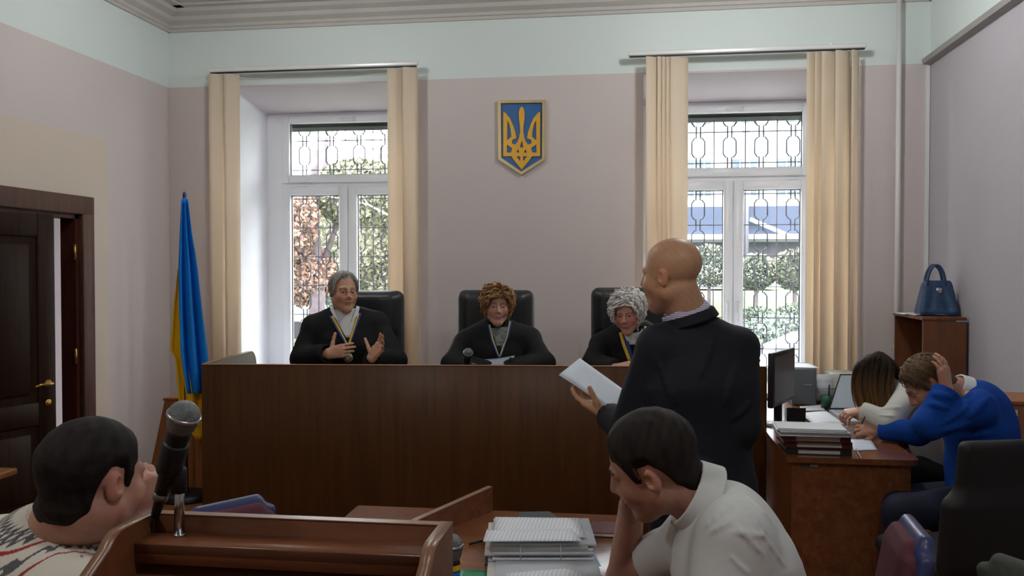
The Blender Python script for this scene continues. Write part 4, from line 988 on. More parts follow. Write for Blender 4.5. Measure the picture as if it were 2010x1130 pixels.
def folder(pxa, pxb, yf, z, hgt, dep, m, lab, cat='folder', grp='folders on the desk stack', rot=0):
    a = PZ(pxa, yf, z); c = PZ(pxb, yf, z); y0 = (a[1]+c[1])/2; cx_, cy_ = (a[0]+c[0])/2, y0+dep/2; n_ = max(1, int(hgt/.006))
    t = thing('paper_folder', (cx_, cy_, z), lab, cat, grp)
    for k in range(n_):
        rz = rot+random.uniform(-.03, .03); R = np.array([[math.cos(rz), math.sin(rz), 0], [-math.sin(rz), math.cos(rz), 0], [0, 0, 1]])
        MB().obox((cx_+random.uniform(-.006, .006), cy_+random.uniform(-.006, .006), z+hgt*(k+.5)/n_), R, np.array([c[0]-a[0], dep, hgt/n_*.9]), 0).build('sheaf', m if k % 3 else m_pap, t)
    return z+hgt
z = folder(1533, 1668, 857, z+.001, .022, .22, mat('grey_folder', (150, 152, 154), .6), 'thick sheaf of white and grey papers on the maroon binders', rot=.03)
z = folder(1529, 1660, 846, z+.001, .012, .2, mat('white_folder', (206, 210, 212), .6), 'thin white folder lying on top of the desk stack', rot=-.04)
ZST = z
# hole punch behind the stack
hp = PZ(1568, 834, ZD+.01)+V(0, .12, 0); t = thing('hole_punch', (hp[0], hp[1], ZD), 'black desk hole punch behind the binder stack', 'hole punch')
box('base', (hp[0]-.06, hp[1]-.035, ZD), (hp[0]+.06, hp[1]+.045, ZD+.02), m_blk, t, .006); MB().prism([(hp[0]-.055, hp[1]-.03, ZD+.02), (hp[0]-.055, hp[1]+.045, ZD+.02), (hp[0]-.055, hp[1]+.045, ZD+.05), (hp[0]-.055, hp[1]-.0, ZD+.095), (hp[0]-.055, hp[1]-.04, ZD+.1)], (.11, 0, 0)).build('lever', m_blk, t)
for q in (-1, 1): MB().tube([(hp[0]+q*.045, hp[1]-.02, ZD+.015), (hp[0]+q*.045, hp[1]-.02, ZD+.085)], .006, 8).build('punch_pin', m_chr, t)
def sheetq(corners, lab, m=None, name='paper_sheet', grp=None, bow=.0, th=.0012, cat='paper', n=8):
    c = np.array(corners, float); g = []
    for i in range(n):
        v = i/(n-1); row = []
        for j in range(n):
            u = j/(n-1); p = (c[0]*(1-u)+c[1]*u)*(1-v)+(c[3]*(1-u)+c[2]*u)*v; row.append(p+UP*bow*math.sin(math.pi*u)*math.sin(math.pi*v))
        g.append(row)
    return tag(MB().sheet(g, th).build(name, m or m_pap), lab, cat, grp)
def zq(pix, z): return [PZ(x, y, z) for x, y in pix]
def printed(name, rgb=(232, 236, 242), ink=(210, 214, 220), rows=80.0, ax=1, blue=False):
    """white sheet with rows of printed lines, broken into words"""
    m, nt, b_ = _new(name); N = nt.nodes; L = nt.links
    tc = N.new('ShaderNodeTexCoord'); sp = N.new('ShaderNodeSeparateXYZ'); L.new(tc.outputs['Object'], sp.inputs[0])
    wv = N.new('ShaderNodeMath'); wv.operation = 'SINE'; ml = N.new('ShaderNodeMath'); ml.operation = 'MULTIPLY'; ml.inputs[1].default_value = rows*6.283
    L.new(sp.outputs[ax], ml.inputs[0]); L.new(ml.outputs[0], wv.inputs[0])
    no = N.new('ShaderNodeTexNoise'); no.inputs['Scale'].default_value = 30; no.inputs['Detail'].default_value = 3; L.new(tc.outputs['Object'], no.inputs['Vector'])
    ad = N.new('ShaderNodeMath'); ad.operation = 'MULTIPLY'; L.new(wv.outputs[0], ad.inputs[0]); L.new(no.outputs['Fac'], ad.inputs[1])
    rp = N.new('ShaderNodeValToRGB'); L.new(ad.outputs[0], rp.inputs[0]); e = rp.color_ramp.elements; e[0].position = .12; e[0].color = lin(rgb)+(1,); e[1].position = .34; e[1].color = lin(ink)+(1,)
    L.new(rp.outputs[0], b_.inputs['Base Color']); b_.inputs['Roughness'].default_value = .7
    return m
m_prt = printed('printed_paper'); m_prt2 = printed('printed_paper_rows', rows=80, ax=0)
sheetq(zq([(1570, 810), (1622, 806), (1660, 832), (1600, 836)], ZD+.012), 'white printed sheet curving up behind the hole punch', m_prt, bow=.03, grp='loose papers on the desk')
sheetq(zq([(1570, 797), (1612, 794), (1620, 805), (1572, 806)], ZD+.004), 'small white paper slip below the monitor', bow=.0, grp='loose papers on the desk')
sheetq(zq([(1669, 862), (1709, 861), (1722, 882), (1676, 884)], ZD+.003), 'white leaflet with a blue band beside the binder stack', mat('leaflet', (222, 230, 244), .5, var=.12, ns=14, stretch=(.3, 2, 1)), 'leaflet', bow=.004, cat='leaflet')
b = MB(); a = PZ(1680, 880, ZD+.006); c = PZ(1690, 899, ZD+.006); b.tube([a, c], .0035, 7); tag(b.build('pen', mat('pen_grey', (150, 150, 150), .3)), 'thin grey pen lying across the front desk edge by the leaflet', 'pen')
# monitor
mb = PZ(1535, 815, ZD); t = thing('monitor', (mb[0], mb[1], ZD), 'grey flat computer monitor turned towards the writing woman', 'monitor')
n0 = P(1515, 740, 5.03); n1 = P(1552, 740, 5.36); uu = nrm((n1-n0)*V(1, 1, 0)); nn = nrm(V(uu[1], -uu[0], 0)); wv_ = np.linalg.norm((n1-n0)[:2]); mc = V(*((n0+n1)/2)[:2], 1.04); R = np.array([uu, nn, UP])
MB().obox(mc, R, np.array([wv_+.06, .035, .32]), .008, 2).build('housing', m_blk, t); MB().obox(mc+nn*.019, R, np.array([wv_+.02, .004, .27]), 0).build('screen', mat('screen_grey', (96, 92, 90), .25, spec=.5), t)
MB().tube([V(mc[0], mc[1], ZD+.02)-nn*.02, mc-UP*.1-nn*.02], .025, 10).build('stand_neck', m_blk, t)
MB().lathe([(0, 0), (.12, 0), (.12, .008), (.03, .02), (0, .02)], (mc[0], mc[1], ZD), None, 24).build('stand_base', mat('silver_plastic', (150, 152, 158), .3), t)
# computer tower
q0 = PZ(1555, 795, ZD); t = thing('computer_tower', (q0[0]+.1, q0[1]+.2, ZD), 'grey computer tower standing behind the monitor', 'computer'); m_tw2 = mat('tower_grey', (92, 98, 100), .5)
zt = P(1555, 722, float(np.dot(q0-CAM, cf)))[2]; ww = .16
box('case', (q0[0], q0[1], ZD), (q0[0]+ww, q0[1]+.4, zt), m_tw2, t, .006); MB().box((q0[0]+.005, q0[1]-.012, ZD+.005), (q0[0]+ww-.005, q0[1], zt-.004), .005, 2).build('front_bezel', m_tw2, t); MB().box((q0[0]+.075, q0[1]-.016, ZD+.14), (q0[0]+.125, q0[1]-.012, ZD+.148)).build('drive_button', m_chr, t)
sheetq([V(q0[0]-.02, q0[1]+.02, zt+.002), V(q0[0]+ww+.02, q0[1]+.0, zt+.002), V(q0[0]+ww+.01, q0[1]+.28, zt+.002), V(q0[0]-.01, q0[1]+.3, zt+.002)], 'white sheet lying on top of the computer tower')
# upright papers in a rack, cup with pen
q0 = PZ(1596, 790, ZD); t = thing('paper_rack', (q0[0], q0[1], ZD), 'white papers standing upright in a wire desk rack', 'paper rack')
box('rack_base', (q0[0]-.02, q0[1]-.02, ZD), (q0[0]+.15, q0[1]+.1, ZD+.015), m_blk, t, .003)
for k in range(3): 
    g = [[(q0[0]+.005*k+u*.135, q0[1]+.02+.025*k+.03*v, ZD+.015+v*(.18-.015*k)) for u in (0, .5, 1)] for v in (0, .5, 1)]; MB().sheet(g, .0015).build('standing_paper', m_prt, t)
MB().tube([(q0[0]-.03, q0[1]-.0, ZD+.1), (q0[0]+.15, q0[1]-.0, ZD+.1)], .003, 6).build('rack_wire', m_chr, t)
q0 = PZ(1623, 801, ZD); t = thing('pen_cup', (q0[0], q0[1], ZD), 'small green pen cup with a black marker beside the laptop', 'cup')
MB().lathe([(.0, .008), (.034, .008), (.036, .09), (.040, .09), (.037, 0), (0, 0)], q0, None, 18).build('cup', mat('green_plastic', (46, 92, 70), .4), t)
MB().tube([q0+V(.01, 0, .01), q0+V(.016, .004, .16)], .006, 8).build('marker', m_blk, t)
# laptop in front of the woman
l0 = PZ(1627, 809, ZD); l1 = PZ(1692, 809, ZD); n0 = PZ(1664, 832, ZD); t = thing('laptop', ((l0+l1)/2*V(1, 1, 0)+UP*ZD), 'open light grey laptop in front of the writing woman', 'laptop'); m_lap = mat('laptop_grey', (186, 196, 204), .4, var=.02)
ul = nrm((l1-l0)*V(1, 1, 0)); wl = float(np.linalg.norm(l1-l0)); dl = (n0-l0)*V(1, 1, 0)
MB().prism([l0, l1, l1+dl, n0], UP*.018).build('base', m_lap, t)
MB().prism([l0+ul*.02+dl*.12+UP*.018, l1-ul*.02+dl*.12+UP*.018, l1-ul*.02+dl*.6+UP*.018, l0+ul*.02+dl*.6+UP*.018], UP*.002).build('keyboard', mat('keys_grey', (150, 158, 166), .5, var=.2, ns=60), t)
tl_ = P(1649, 739, float(np.dot(l0-CAM, cf))+.10)-l0; nf = nrm(np.cross(ul, tl_)); nf = nf if np.dot(nf, cf) > 0 else -nf
MB().prism([l0+UP*.018, l1+UP*.018, l1+UP*.018+tl_, l0+UP*.018+tl_], nf*.01).build('lid', m_bkc, t)
MB().prism([l0+UP*.022+ul*.008+tl_*.03, l1+UP*.022-ul*.008+tl_*.03, l1+UP*.018-ul*.008+tl_*.96, l0+UP*.018+ul*.008+tl_*.96], -nf*.002).build('screen', mat('screen_white', (186, 196, 206), .35, var=.05), t)
q0 = PZ(1655, 792, ZD)+V(.02, .08, 0); t = tag(MB().box((q0[0]-.08, q0[1], ZD), (q0[0]+.1, q0[1]+.25, ZD+.2), .006, 1).build('file_box', mat('box_cream', (206, 206, 196), .6)), 'cream cardboard file box at the back of the desk behind the laptop', 'box')
# things on the far end of the bench
bb = B*V(1, 1, 0)-ub*.05+vb*.1; t = thing('desk_phone', bb+UP*.978, 'black and red desk telephone at the end of the bench by the monitor', 'telephone')
box('phone_base', bb+V(-.1, 0, .978), bb+V(.04, .16, 1.02), m_blk, t, .008); MB().tube([bb+V(-.09, .02, 1.1), bb+V(.03, .02, 1.155)], .022, 10).build('handset', m_blk, t); box('cradle', bb+V(-.06, .0, 1.02), bb+V(.02, .06, 1.1), mat('phone_red', (120, 34, 38), .4), t, .006)
# ------------------------------------------------------------------ microphones
m_mesh = mat('mic_grille', (120, 124, 124), .45, .6, var=.35, ns=420, bump=.6, bs=500); m_ring = mat('mic_ring', (170, 172, 174), .25, .9); m_mic = mat('mic_body', (24, 24, 26), .5)
def basis(ax):
    ax = nrm(ax); x = nrm(np.cross(ax, UP if abs(ax[2]) < .95 else V(1, 0, 0))); return np.array([x, np.cross(ax, x), ax])
def mic(parent, ball, tail, R=.0265):
    """handheld microphone: ball grille, ring, tapering body"""
    ax = nrm(ball-tail); L = np.linalg.norm(ball-tail); Bx = basis(ax)
    MB().lathe([(0, R*.96)]+[(R*math.cos(a), R*.96*math.sin(a)) for a in np.linspace(1.4, .06, 10)]+[(R*1.0, 0), (R*.98, -.006), (R*.86, -.02), (R*.72, -.028)], ball, Bx, 32, False).build('grille', m_mesh, parent)
    MB().lathe([(R*.98, -.003), (R*1.06, -.002), (R*1.06, .003), (R*.98, .004)], ball, Bx, 32, False).build('ring', m_ring, parent)
    MB().lathe([(R*.76, -.024), (R*.74, -.034), (R*.66, -.06), (R*.5, -L+.03), (R*.46, -L)], ball, Bx, 24).build('body', m_mic, parent)
    return ax
ball = P(361, 816, 1.42); tail = P(318, 965, 1.46); t0 = PZ(352, 1051, 1.232)
t = thing('lectern_microphone', t0, 'silver grille microphone clipped to a short stand on the lectern', 'microphone')
ax = mic(t, ball, tail)
MB().lathe([(.0115, 0), (.012, -.012), (.009, -.014), (.0085, -.035), (.007, -.05), (0, -.05)], tail, basis(ax), 16).build('connector', m_mic, t)
MB().lathe([(.0117, -.001), (.0125, -.001), (.0125, -.014), (.0117, -.014)], tail, basis(ax), 16).build('connector_ring', mat('connector_metal', (128, 126, 118), .3, .8), t)
tl = tail-ax*.05; MB().tube([tl, tl-ax*.02-UP*.005, tl-ax*.03-UP*.025, tl-ax*.03+V(-.02, .0, -.05)], .0035, 8).build('cable', m_mic, t)
pt = P(352, 930, 1.455); MB().tube([t0+UP*.0, pt], .0085, 14).build('stand_tube', m_chr, t); MB().lathe([(0, 0), (.011, 0), (.011, .004), (.009, .005)], t0, None, 16).build('foot', m_chr, t)
MB().lathe([(.0125, 0), (.0125, .034), (.012, .04), (0, .05)], P(352, 966, 1.455), None, 16).build('stand_sleeve', m_mic, t)
ck = ball-ax*.075; b = MB().lathe([(.0185, -.035), (.0205, -.03), (.022, .02), (.021, .024)], ck, basis(ax), 18); b.tube([ck-ax*.015, (ck+P(352, 940, 1.455))/2+UP*.005, P(352, 935, 1.455)], [.012, .011, .012], 10); b.build('clip', m_mic, t)
# bench microphone
bl = P(919, 692, 5.28); tl = P(915, 722, 5.36); t = thing('bench_microphone', (tl[0], tl[1]+.02, .978), 'small silver microphone on the bench before the middle judge', 'microphone')
mic(t, bl, tl, .03); MB().tube([tl, V(tl[0], tl[1]+.02, .99)], .008, 8).build('stand_tube', m_chr, t); MB().lathe([(0, 0), (.06, 0), (.055, .012), (0, .015)], (tl[0], tl[1]+.02, .978), None, 18).build('stand_base', m_blk, t)
# microphone behind the lectern corner
bl = P(884, 1071, 1.80); tl = bl-V(0, 0, .17); t = thing('stand_microphone', (bl[0], bl[1]+.02, 0), 'microphone banded yellow and blue standing behind the lectern corner', 'microphone')
mic(t, bl, tl, .0265); MB().lathe([(.0215, -.036), (.0205, -.048)], bl, None, 18, False).build('yellow_band', m_fy, t); MB().lathe([(.0206, -.05), (.0195, -.075)], bl, None, 18, False).build('blue_band', m_fb, t)
MB().tube([tl, V(tl[0], tl[1]+.02, .03)], .009, 8).build('stand_tube', m_blk, t); MB().lathe([(0, 0), (.12, 0), (.115, .02), (.02, .03), (0, .03)], (bl[0], bl[1]+.02, 0), None, 24).build('stand_base', m_blk, t)
# ------------------------------------------------------------------ lectern in front
m_lw = wood('lectern_wood', (96, 56, 34), (122, 74, 46), .3, 0, .9); m_le = mat('lectern_edge', (132, 94, 70), .3)
ZT = 1.262; RL = PZ(296, 1000, ZT); RR = PZ(889, 1024, ZT); ul = nrm(RR-RL); vl = -nrm(V(-ul[1], ul[0], 0)); WL = float(np.linalg.norm(RR-RL)); R = np.array([ul, vl, UP]); O = RL*V(1, 1, 0)
t = thing('lectern', (O+ul*WL/2+vl*.2), 'brown wooden speaker lectern with raised rim nearest the camera', 'lectern')
def lb(a0, a1, b0, b1, z0, z1, nm, m=m_lw, bev=.002, par=None): return MB().obox(O+ul*(a0+a1)/2+vl*(b0+b1)/2+UP*(z0+z1)/2, R, np.array([a1-a0, b1-b0, z1-z0]), bev, 1).build(nm, m, par or t)
bk = lb(.02, WL-.02, 0, .018, .0, ZT-.002, 'back_board'); lb(.02, WL-.02, -.0005, .0185, ZT-.002, ZT, 'edge_strip', m_le, 0, bk)
lb(.02, WL-.02, .018, .085, ZT-.05, ZT-.03, 'shelf'); lb(.02, WL-.02, .07, .085, ZT-.065, ZT-.0305, 'shelf_front')
MB().prism([O+ul*.02+vl*y+UP*z for y, z in ((.018, ZT-.062), (.46, ZT-.225), (.46, ZT-.245), (.018, ZT-.082))], ul*(WL-.04)).build('reading_board', m_lw, t)
lb(.02, WL-.02, .45, .468, ZT-.25, ZT-.19, 'reading_lip'); lb(.02, WL-.02, .08, .45, .35, .37, 'inner_shelf'); lb(.0, WL, .0, .47, 0, .04, 'plinth')
for k, x in ((0, 0), (1, WL-.02)):
    arc = [(.11+.05*math.sin(a), ZT-.05+.05*math.cos(a)) for a in np.linspace(0, rad(55), 6)]
    e = arc[-1]; prf = [(0, .04), (0, ZT)]+arc+[(.47, e[1]-(.47-e[0])*.55), (.47, .04)]
    sb = MB().prism([O+ul*x+vl*y+UP*z for y, z in prf], ul*.02).build('side_board', m_lw, t)
    g = [[O+ul*(x-.0004)+vl*y+UP*(z+.0008), O+ul*(x+.0204)+vl*y+UP*(z+.0008)] for y, z in prf[1:-1]]; MB().sheet(g, .001).build('edge_strip', m_le, sb)
# ------------------------------------------------------------------ counsel table
m_ct = wood('counsel_table_wood', (120, 72, 44), (146, 92, 60), .22, 0, .9)
T0 = PZ(702, 991, .75); T1 = PZ(1258, 1012, .75); ut = nrm(T1-T0); vt = -nrm(V(-ut[1], ut[0], 0)); WT = float(np.linalg.norm(T1-T0)); R = np.array([ut, vt, UP]); O = T0*V(1, 1, 0)
t = thing('counsel_table', O+ut*WT/2+vt*.4, 'reddish brown table with case files before the man in white shirt', 'table')
def tb(a0, a1, b0, b1, z0, z1, nm, m=m_ct, bev=.003): return MB().obox(O+ut*(a0+a1)/2+vt*(b0+b1)/2+UP*(z0+z1)/2, R, np.array([a1-a0, b1-b0, z1-z0]), bev, 1).build(nm, m, t)
tb(0, WT, 0, 1.05, .722, .75, 'table_top'); tb(.05, .07, .05, .8, 0, .722, 'leg_panel'); tb(WT-.07, WT-.05, .05, .8, 0, .722, 'leg_panel'); tb(.07, WT-.07, .06, .08, .3, .722, 'modesty_panel')
# low upright board standing on the table
p0 = PZ(817, 1064, .75); p1 = PZ(967, 1003, .75); z0 = .75; u_ = nrm(p1-p0); n_ = V(-u_[1], u_[0], 0); L_ = float(np.linalg.norm(p1-p0))
t = thing('table_partition', (p0+p1)/2, 'low brown board standing obliquely on the counsel table', 'board')
h0 = P(820, 1022, float(np.dot(p0-CAM, cf)))[2]-.75; h1 = P(957, 955, float(np.dot(p1-CAM, cf)))[2]-.75
MB().prism([p0, p1, p1+UP*h1, p0+UP*h0], n_*.022).build('board', wood('partition_wood', (112, 70, 48), (136, 88, 62), .2, 0), t)
MB().prism([p0+UP*h0, p1+UP*h1, p1+UP*(h1+.0015), p0+UP*(h0+.0015)], n_*.023).build('edge_strip', m_le, t)
MB().obox((p0+p1)/2+n_*.06+UP*.006, np.array([u_, n_, UP]), np.array([L_*.8, .1, .012]), .002, 1).build('foot_board', m_lw, t)
# case files
def block(pxa, pxb, yf, zb, zt, dep, name, lab, mcover, cat='file', pages=5):
    a = PZ(pxa, yf, zb); c = PZ(pxb, yf, zb); d_ = nrm((c-a)*V(1, 1, 0)); nn = V(-d_[1], d_[0], 0); w = float(np.linalg.norm(c-a)); R = np.array([d_, nn, UP])
    t = thing(name, (a+c)/2+nn*dep/2, lab, cat, 'case files on the counsel table')
    o = (a+c)/2*V(1, 1, 0)+nn*dep/2
    MB().obox(o+UP*(zb+.002), R, np.array([w+.02, dep+.01, .004]), 0).build('cover', mcover, t)
    for k in range(pages):
        hh = (zt-zb-.004)/pages; j = .012*math.sin(k*2.3); MB().obox(o+d_*j+nn*.006*math.cos(k*3.1)+UP*(zb+.004+hh*(k+.5)), R, np.array([w-.01*(k % 2), dep-.008*(k % 3), hh*.93]), .001, 1).build('sheaf', m_shf[k % 3], t)
    for s_ in (-.12, .12): MB().tube([o-nn*(dep/2-.002)+d_*s_*w*1.6+UP*zb, o-nn*(dep/2+.004)+d_*s_*w*1.6+UP*(zb+zt)/2, o-nn*(dep/2-.002)+d_*s_*w*1.6+UP*(zt+.002)], .0018, 6).build('binding_cord', m_white, t)
    return t
m_shf = [mat('sheaf_%s' % n_, c_, .8, var=.14, ns=30, stretch=(.15, .15, 9)) for n_, c_ in (('grey', (196, 201, 208)), ('white', (224, 229, 236)), ('cream', (206, 203, 196)))]
block(958, 1164, 1108, .752, .818, .28, 'case_file', 'thick bound case file with grey page edges under the printed sheets', m_bkc, pages=7)
block(962, 1182, 1162, .752, .778, .2, 'case_file', 'pale blue case file nearest the camera on the counsel table', mat('pale_blue_cover', (160, 180, 200), .5), pages=4)
sheetq(zq([(972, 1015), (1137, 1016), (1150, 1053), (1100, 1060), ][:4], .828)[:4] if False else zq([(972, 1014), (1136, 1016), (1149, 1054), (970, 1045)], .828), 'printed white sheet at the back of the thick case file', m_prt2, bow=.003, grp='printed sheets on the case file')
sheetq(zq([(955, 1040), (1122, 1037), (1143, 1061), (948, 1062)], .834), 'printed white sheet lying at the front on the thick case file', m_prt2, bow=.004, grp='printed sheets on the case file')
sheetq(zq([(995, 1124), (1120, 1113), (1170, 1140), (985, 1150)], .786), 'curled white sheet on the nearest pale blue case file', m_prt2, bow=.012)
sheetq(zq([(1146, 1066), (1157, 1068), (1180, 1110), (1164, 1111)], .757), 'blue and white leaflet sticking out right of the case files', mat('blue_leaflet', (170, 200, 226), .5, var=.15, ns=20), 'leaflet', cat='leaflet')
def flatbook(pix, h, lab, mcov, name, cat):
    q = zq(pix, .752+h); t = thing(name, sum(q)/4*V(1, 1, 0)+UP*.752, lab, cat); lo = [p*V(1, 1, 0)+UP*.752 for p in q]
    MB().prism(lo, UP*.002).build('cover', mcov, t); MB().prism([p+UP*.002+(sum(lo)/4-p)*.02 for p in lo], UP*(h-.004)).build('pages', m_pg, t); MB().prism([p+UP*(h-.002) for p in lo], UP*.002).build('cover', mcov, t)
flatbook([(1020, 1004), (1078, 1003), (1100, 1018), (1014, 1018)], .012, 'dark grey notebook lying behind the printed sheets', mat('grey_cover', (62, 66, 70), .5), 'notebook', 'notebook')
flatbook([(1162, 1022), (1215, 1024), (1217, 1047), (1147, 1044)], .014, 'small burgundy booklet by the bare elbow of the seated man', mat('burgundy_cover', (92, 52, 56), .35), 'booklet', 'booklet')
sheetq(zq([(905, 1117), (955, 1119), (960, 1150), (890, 1148)], .756), 'green plastic folder between lectern and case files', mat('green_folder', (30, 140, 90), .4), 'plastic_folder', cat='folder', th=.003)
q = PZ(938, 1068, .757); tag(MB().tube([q+V(-.03, 0, 0), q+V(.0, .02, .004), q+V(.035, .05, .002)], .005, 8).build('pen', m_blk), 'black pen beside the thick case file on the counsel table', 'pen')
# ------------------------------------------------------------------ visitor chairs
m_bur = mat('burgundy_fabric', (92, 48, 58), .85, var=.15, ns=80); m_shell = mat('blue_shell', (56, 62, 104), .35, var=.05, spec=.5); m_grf = mat('grey_fabric', (78, 80, 74), .9, var=.12, ns=60)
def visitor_chair(loc, fw, label, fab=m_bur, shell=m_shell, zt=.9, w=.42):
    fw = nrm(fw); sd_ = V(fw[1], -fw[0], 0); L = V(loc[0], loc[1], 0); R = np.array([sd_, fw, UP])
    t = thing('visitor_chair', L, label, 'chair', 'visitor chairs')
    zc = (zt+.52)/2; hh = (zt-.52)/2
    def back(dy, ww, th, h_):
        s = Sdf(); lean = nrm(UP-fw*.18); Q = np.array([sd_, np.cross(lean, sd_), lean]); c = L-fw*(.2+.03)+UP*zc+fw*dy
        s.rbox(c-lean*h_*.12, Q, (ww, th, h_*.88), th*.9, .02); s.rbox(c+lean*h_*.3, Q, (ww*.72, th*.98, h_*.7), th*.9, .06)
        return s
    back(-.012, w/2, .02, hh).build('back_shell', shell, t, .007); back(.018, w/2-.022, .02, hh-.022).build('back_pad', fab, t, .007)
    s = Sdf(); s.rbox(L+UP*.455+fw*.02, R, (w/2, .21, .03), .028); s.build('seat', fab, t, .01)
    for q in (-1, 1):
        e = L+sd_*q*(w/2-.02); MB().tube([e+fw*.2, e+fw*.19+UP*.42, e-fw*.1+UP*.43], .011, 8).build('leg', m_blk, t); MB().tube([e-fw*.26, e-fw*.2+UP*.4, e-fw*.22+UP*.55], .011, 8).build('leg', m_blk, t)
    return t
fdir = nrm(cr*.72-cf*.69*V(1, 1, 0)); e = P(446, 984, 3.0)
visitor_chair(e+fdir*.27+V(0, 0, 0), fdir*V(1, 1, 0), 'burgundy chair with blue back shell behind the lectern', zt=.885, w=.36)
e = P(1783, 1026, 2.62); fdir = nrm(-cr+cf*.22)
visitor_chair(e+fdir*V(1, 1, 0)*.25, fdir*V(1, 1, 0), 'burgundy chair with blue shell right of the man in white shirt', zt=float(e[2]), w=.36)
e = P(2052, 1114, 2.3); fdir = nrm(cr*.9+cf*.35)
visitor_chair(e+fdir*V(1, 1, 0)*.27, fdir*V(1, 1, 0), 'dark grey upholstered chair top in the bottom right corner', m_grf, m_grf, zt=float(e[2]))
# black office chair seen from behind
e = P(1955, 858, 3.45); L = V(e[0], e[1], 0); fw = nrm(V(*(-cr*.15+cf*1.0)[:2], 0)); sd_ = V(fw[1], -fw[0], 0); R = np.array([sd_, fw, UP]); L = L+fw*.24
t = thing('office_chair', L, 'black office chair seen from behind before the man in blue', 'chair'); m_off = mat('office_black', (26, 25, 25), .6, var=.08)
s = Sdf(); zt = e[2]; lean = nrm(UP-fw*.12); Q = np.array([sd_, np.cross(lean, sd_), lean])
s.rbox(L-fw*.26+UP*(zt+.50)/2, Q, (.19, .035, (zt-.5)/2), .03); s.rbox(L-fw*.25+UP*.62, Q, (.24, .035, .16), .03, .08); s.build('backrest', m_off, t, .01)
s = Sdf(); s.rbox(L+UP*.46, R, (.24, .24, .04), .035); s.build('seat', m_off, t, .012)
MB().box(L+V(-.03, -.03, .08), L+V(.03, .03, .42), .01, 2).build('gas_column', m_chr, t)
for k in range(5):
    a = 2*math.pi*k/5+.3; e2 = L+.3*V(math.cos(a), math.sin(a), 0); l_ = MB().tube([L+UP*.1, e2+UP*.075], [.028, .018], 8).build('base_leg', m_chr if k == 2 else m_blk, t)
    MB().lathe([(0, -.02), (.028, -.02), (.028, .02), (0, .02)], e2+UP*.028, np.array([[0, 0, 1], [-math.sin(a), math.cos(a), 0], [math.cos(a), math.sin(a), 0]]), 10).build('caster', m_blk, l_)
# ------------------------------------------------------------------ people
m_skin = vcol('skin', .44, .4, .03, 300, .06)
m_robe = mat('black_robe', (18, 18, 20), .75, spec=.25, var=.15, ns=30, bump=.1, bs=40)
m_hair = vcol('hair', .6, .15, .5, 420)
def person(base, label): return thing('person', base, label, 'person')
def torso(s, J, e=0.0, k=.05, w=1.32, rc=.118, rp=.135):
    """J: nb, shL, shR, chest, pelvis"""
    ax = nrm(J['shL']-J['shR'])
    s.cone(J['nb'], J['shL'], .052+e, .058+e, k); s.cone(J['nb'], J['shR'], .052+e, .058+e, k)
    s.cone(J['chest'], J['pelvis'], rc+e, rp+e, k, 0, ax, w); s.cone(J['nb']*.6+J['chest']*.4, J['chest'], .09+e, rc+e, k, 0, ax, w)
def legs(s, J, e=0.0, k=.05):
    for q in ('L', 'R'):
        s.cone(J['pelvis']+nrm(J['shL']-J['shR'])*(.09 if q == 'L' else -.09), J['kn'+q], .085+e, .062+e, k); s.cone(J['kn'+q], J['an'+q], .06+e, .045+e, k)
def skin_body(H, J, neck=.056, hands=(), forearm=True, thin=.62):
    d = Sdf(); H.neck(d, J['nb'], neck); 
    ax = nrm(J['shL']-J['shR'])
    d.cone(J['nb'], J['chest'], .055, .085, .03); d.cone(J['chest'], J['pelvis'], .085, .09, .03)
    for q in ('L', 'R'):
        d.cone(J['nb'], J['sh'+q], .04, .04, .03); arm(d, J['sh'+q], J['el'+q], J['wr'+q], 0, (.042, .036, .027))
        d.cone(J['pelvis'], J['kn'+q], .07, .045, .03); d.cone(J['kn'+q], J['an'+q], .045, .03, .03)
    H.add(d)
    for h in hands: h(d)
    return d
def sit_legs(J, fw, zs, spread=.12, L1=.42, zf=0.0):
    sd_ = nrm(J['shL']-J['shR'])
    for q, s_ in (('L', 1), ('R', -1)):
        J['kn'+q] = V(*(J['pelvis']+nrm(fw)*L1+sd_*s_*spread)[:2], zs+.02); J['an'+q] = V(*(J['kn'+q]+nrm(fw)*.05)[:2], zf+.08)
def hair_color(c1, c2, sc=180, seed=1, axis=None, ends=None):
    a, b_ = np.array(lin(c1)), np.array(lin(c2)); w = wob(sc*1.5, .3, seed, 11)
    def fn(p):
        t = np.clip(.5+w(p*V(1, 1, .35)), 0, 1)[:, None]; c = a*(1-t)+b_*t
        if ends is not None: z0, z1, ce = ends; e = np.clip((z0-p[:, 2])/(z0-z1), 0, 1)[:, None]; c = c*(1-e)+np.array(lin(ce))*(.8+.4*t)*e
        return c
    return fn
def towards(J, px_r, up, fwd=0): return px_r*cr+up*cu+fwd*cf
VC = lambda a, b_, c: a*cr+b_*cu+c*cf            # picture right, picture up, away
m_yel = mat('ribbon_yellow', (226, 186, 70), .5, var=.04); m_rbl = mat('ribbon_blue', (40, 70, 140), .5, var=.04); m_sh = mat('white_shirt', (222, 226, 228), .7, var=.03)
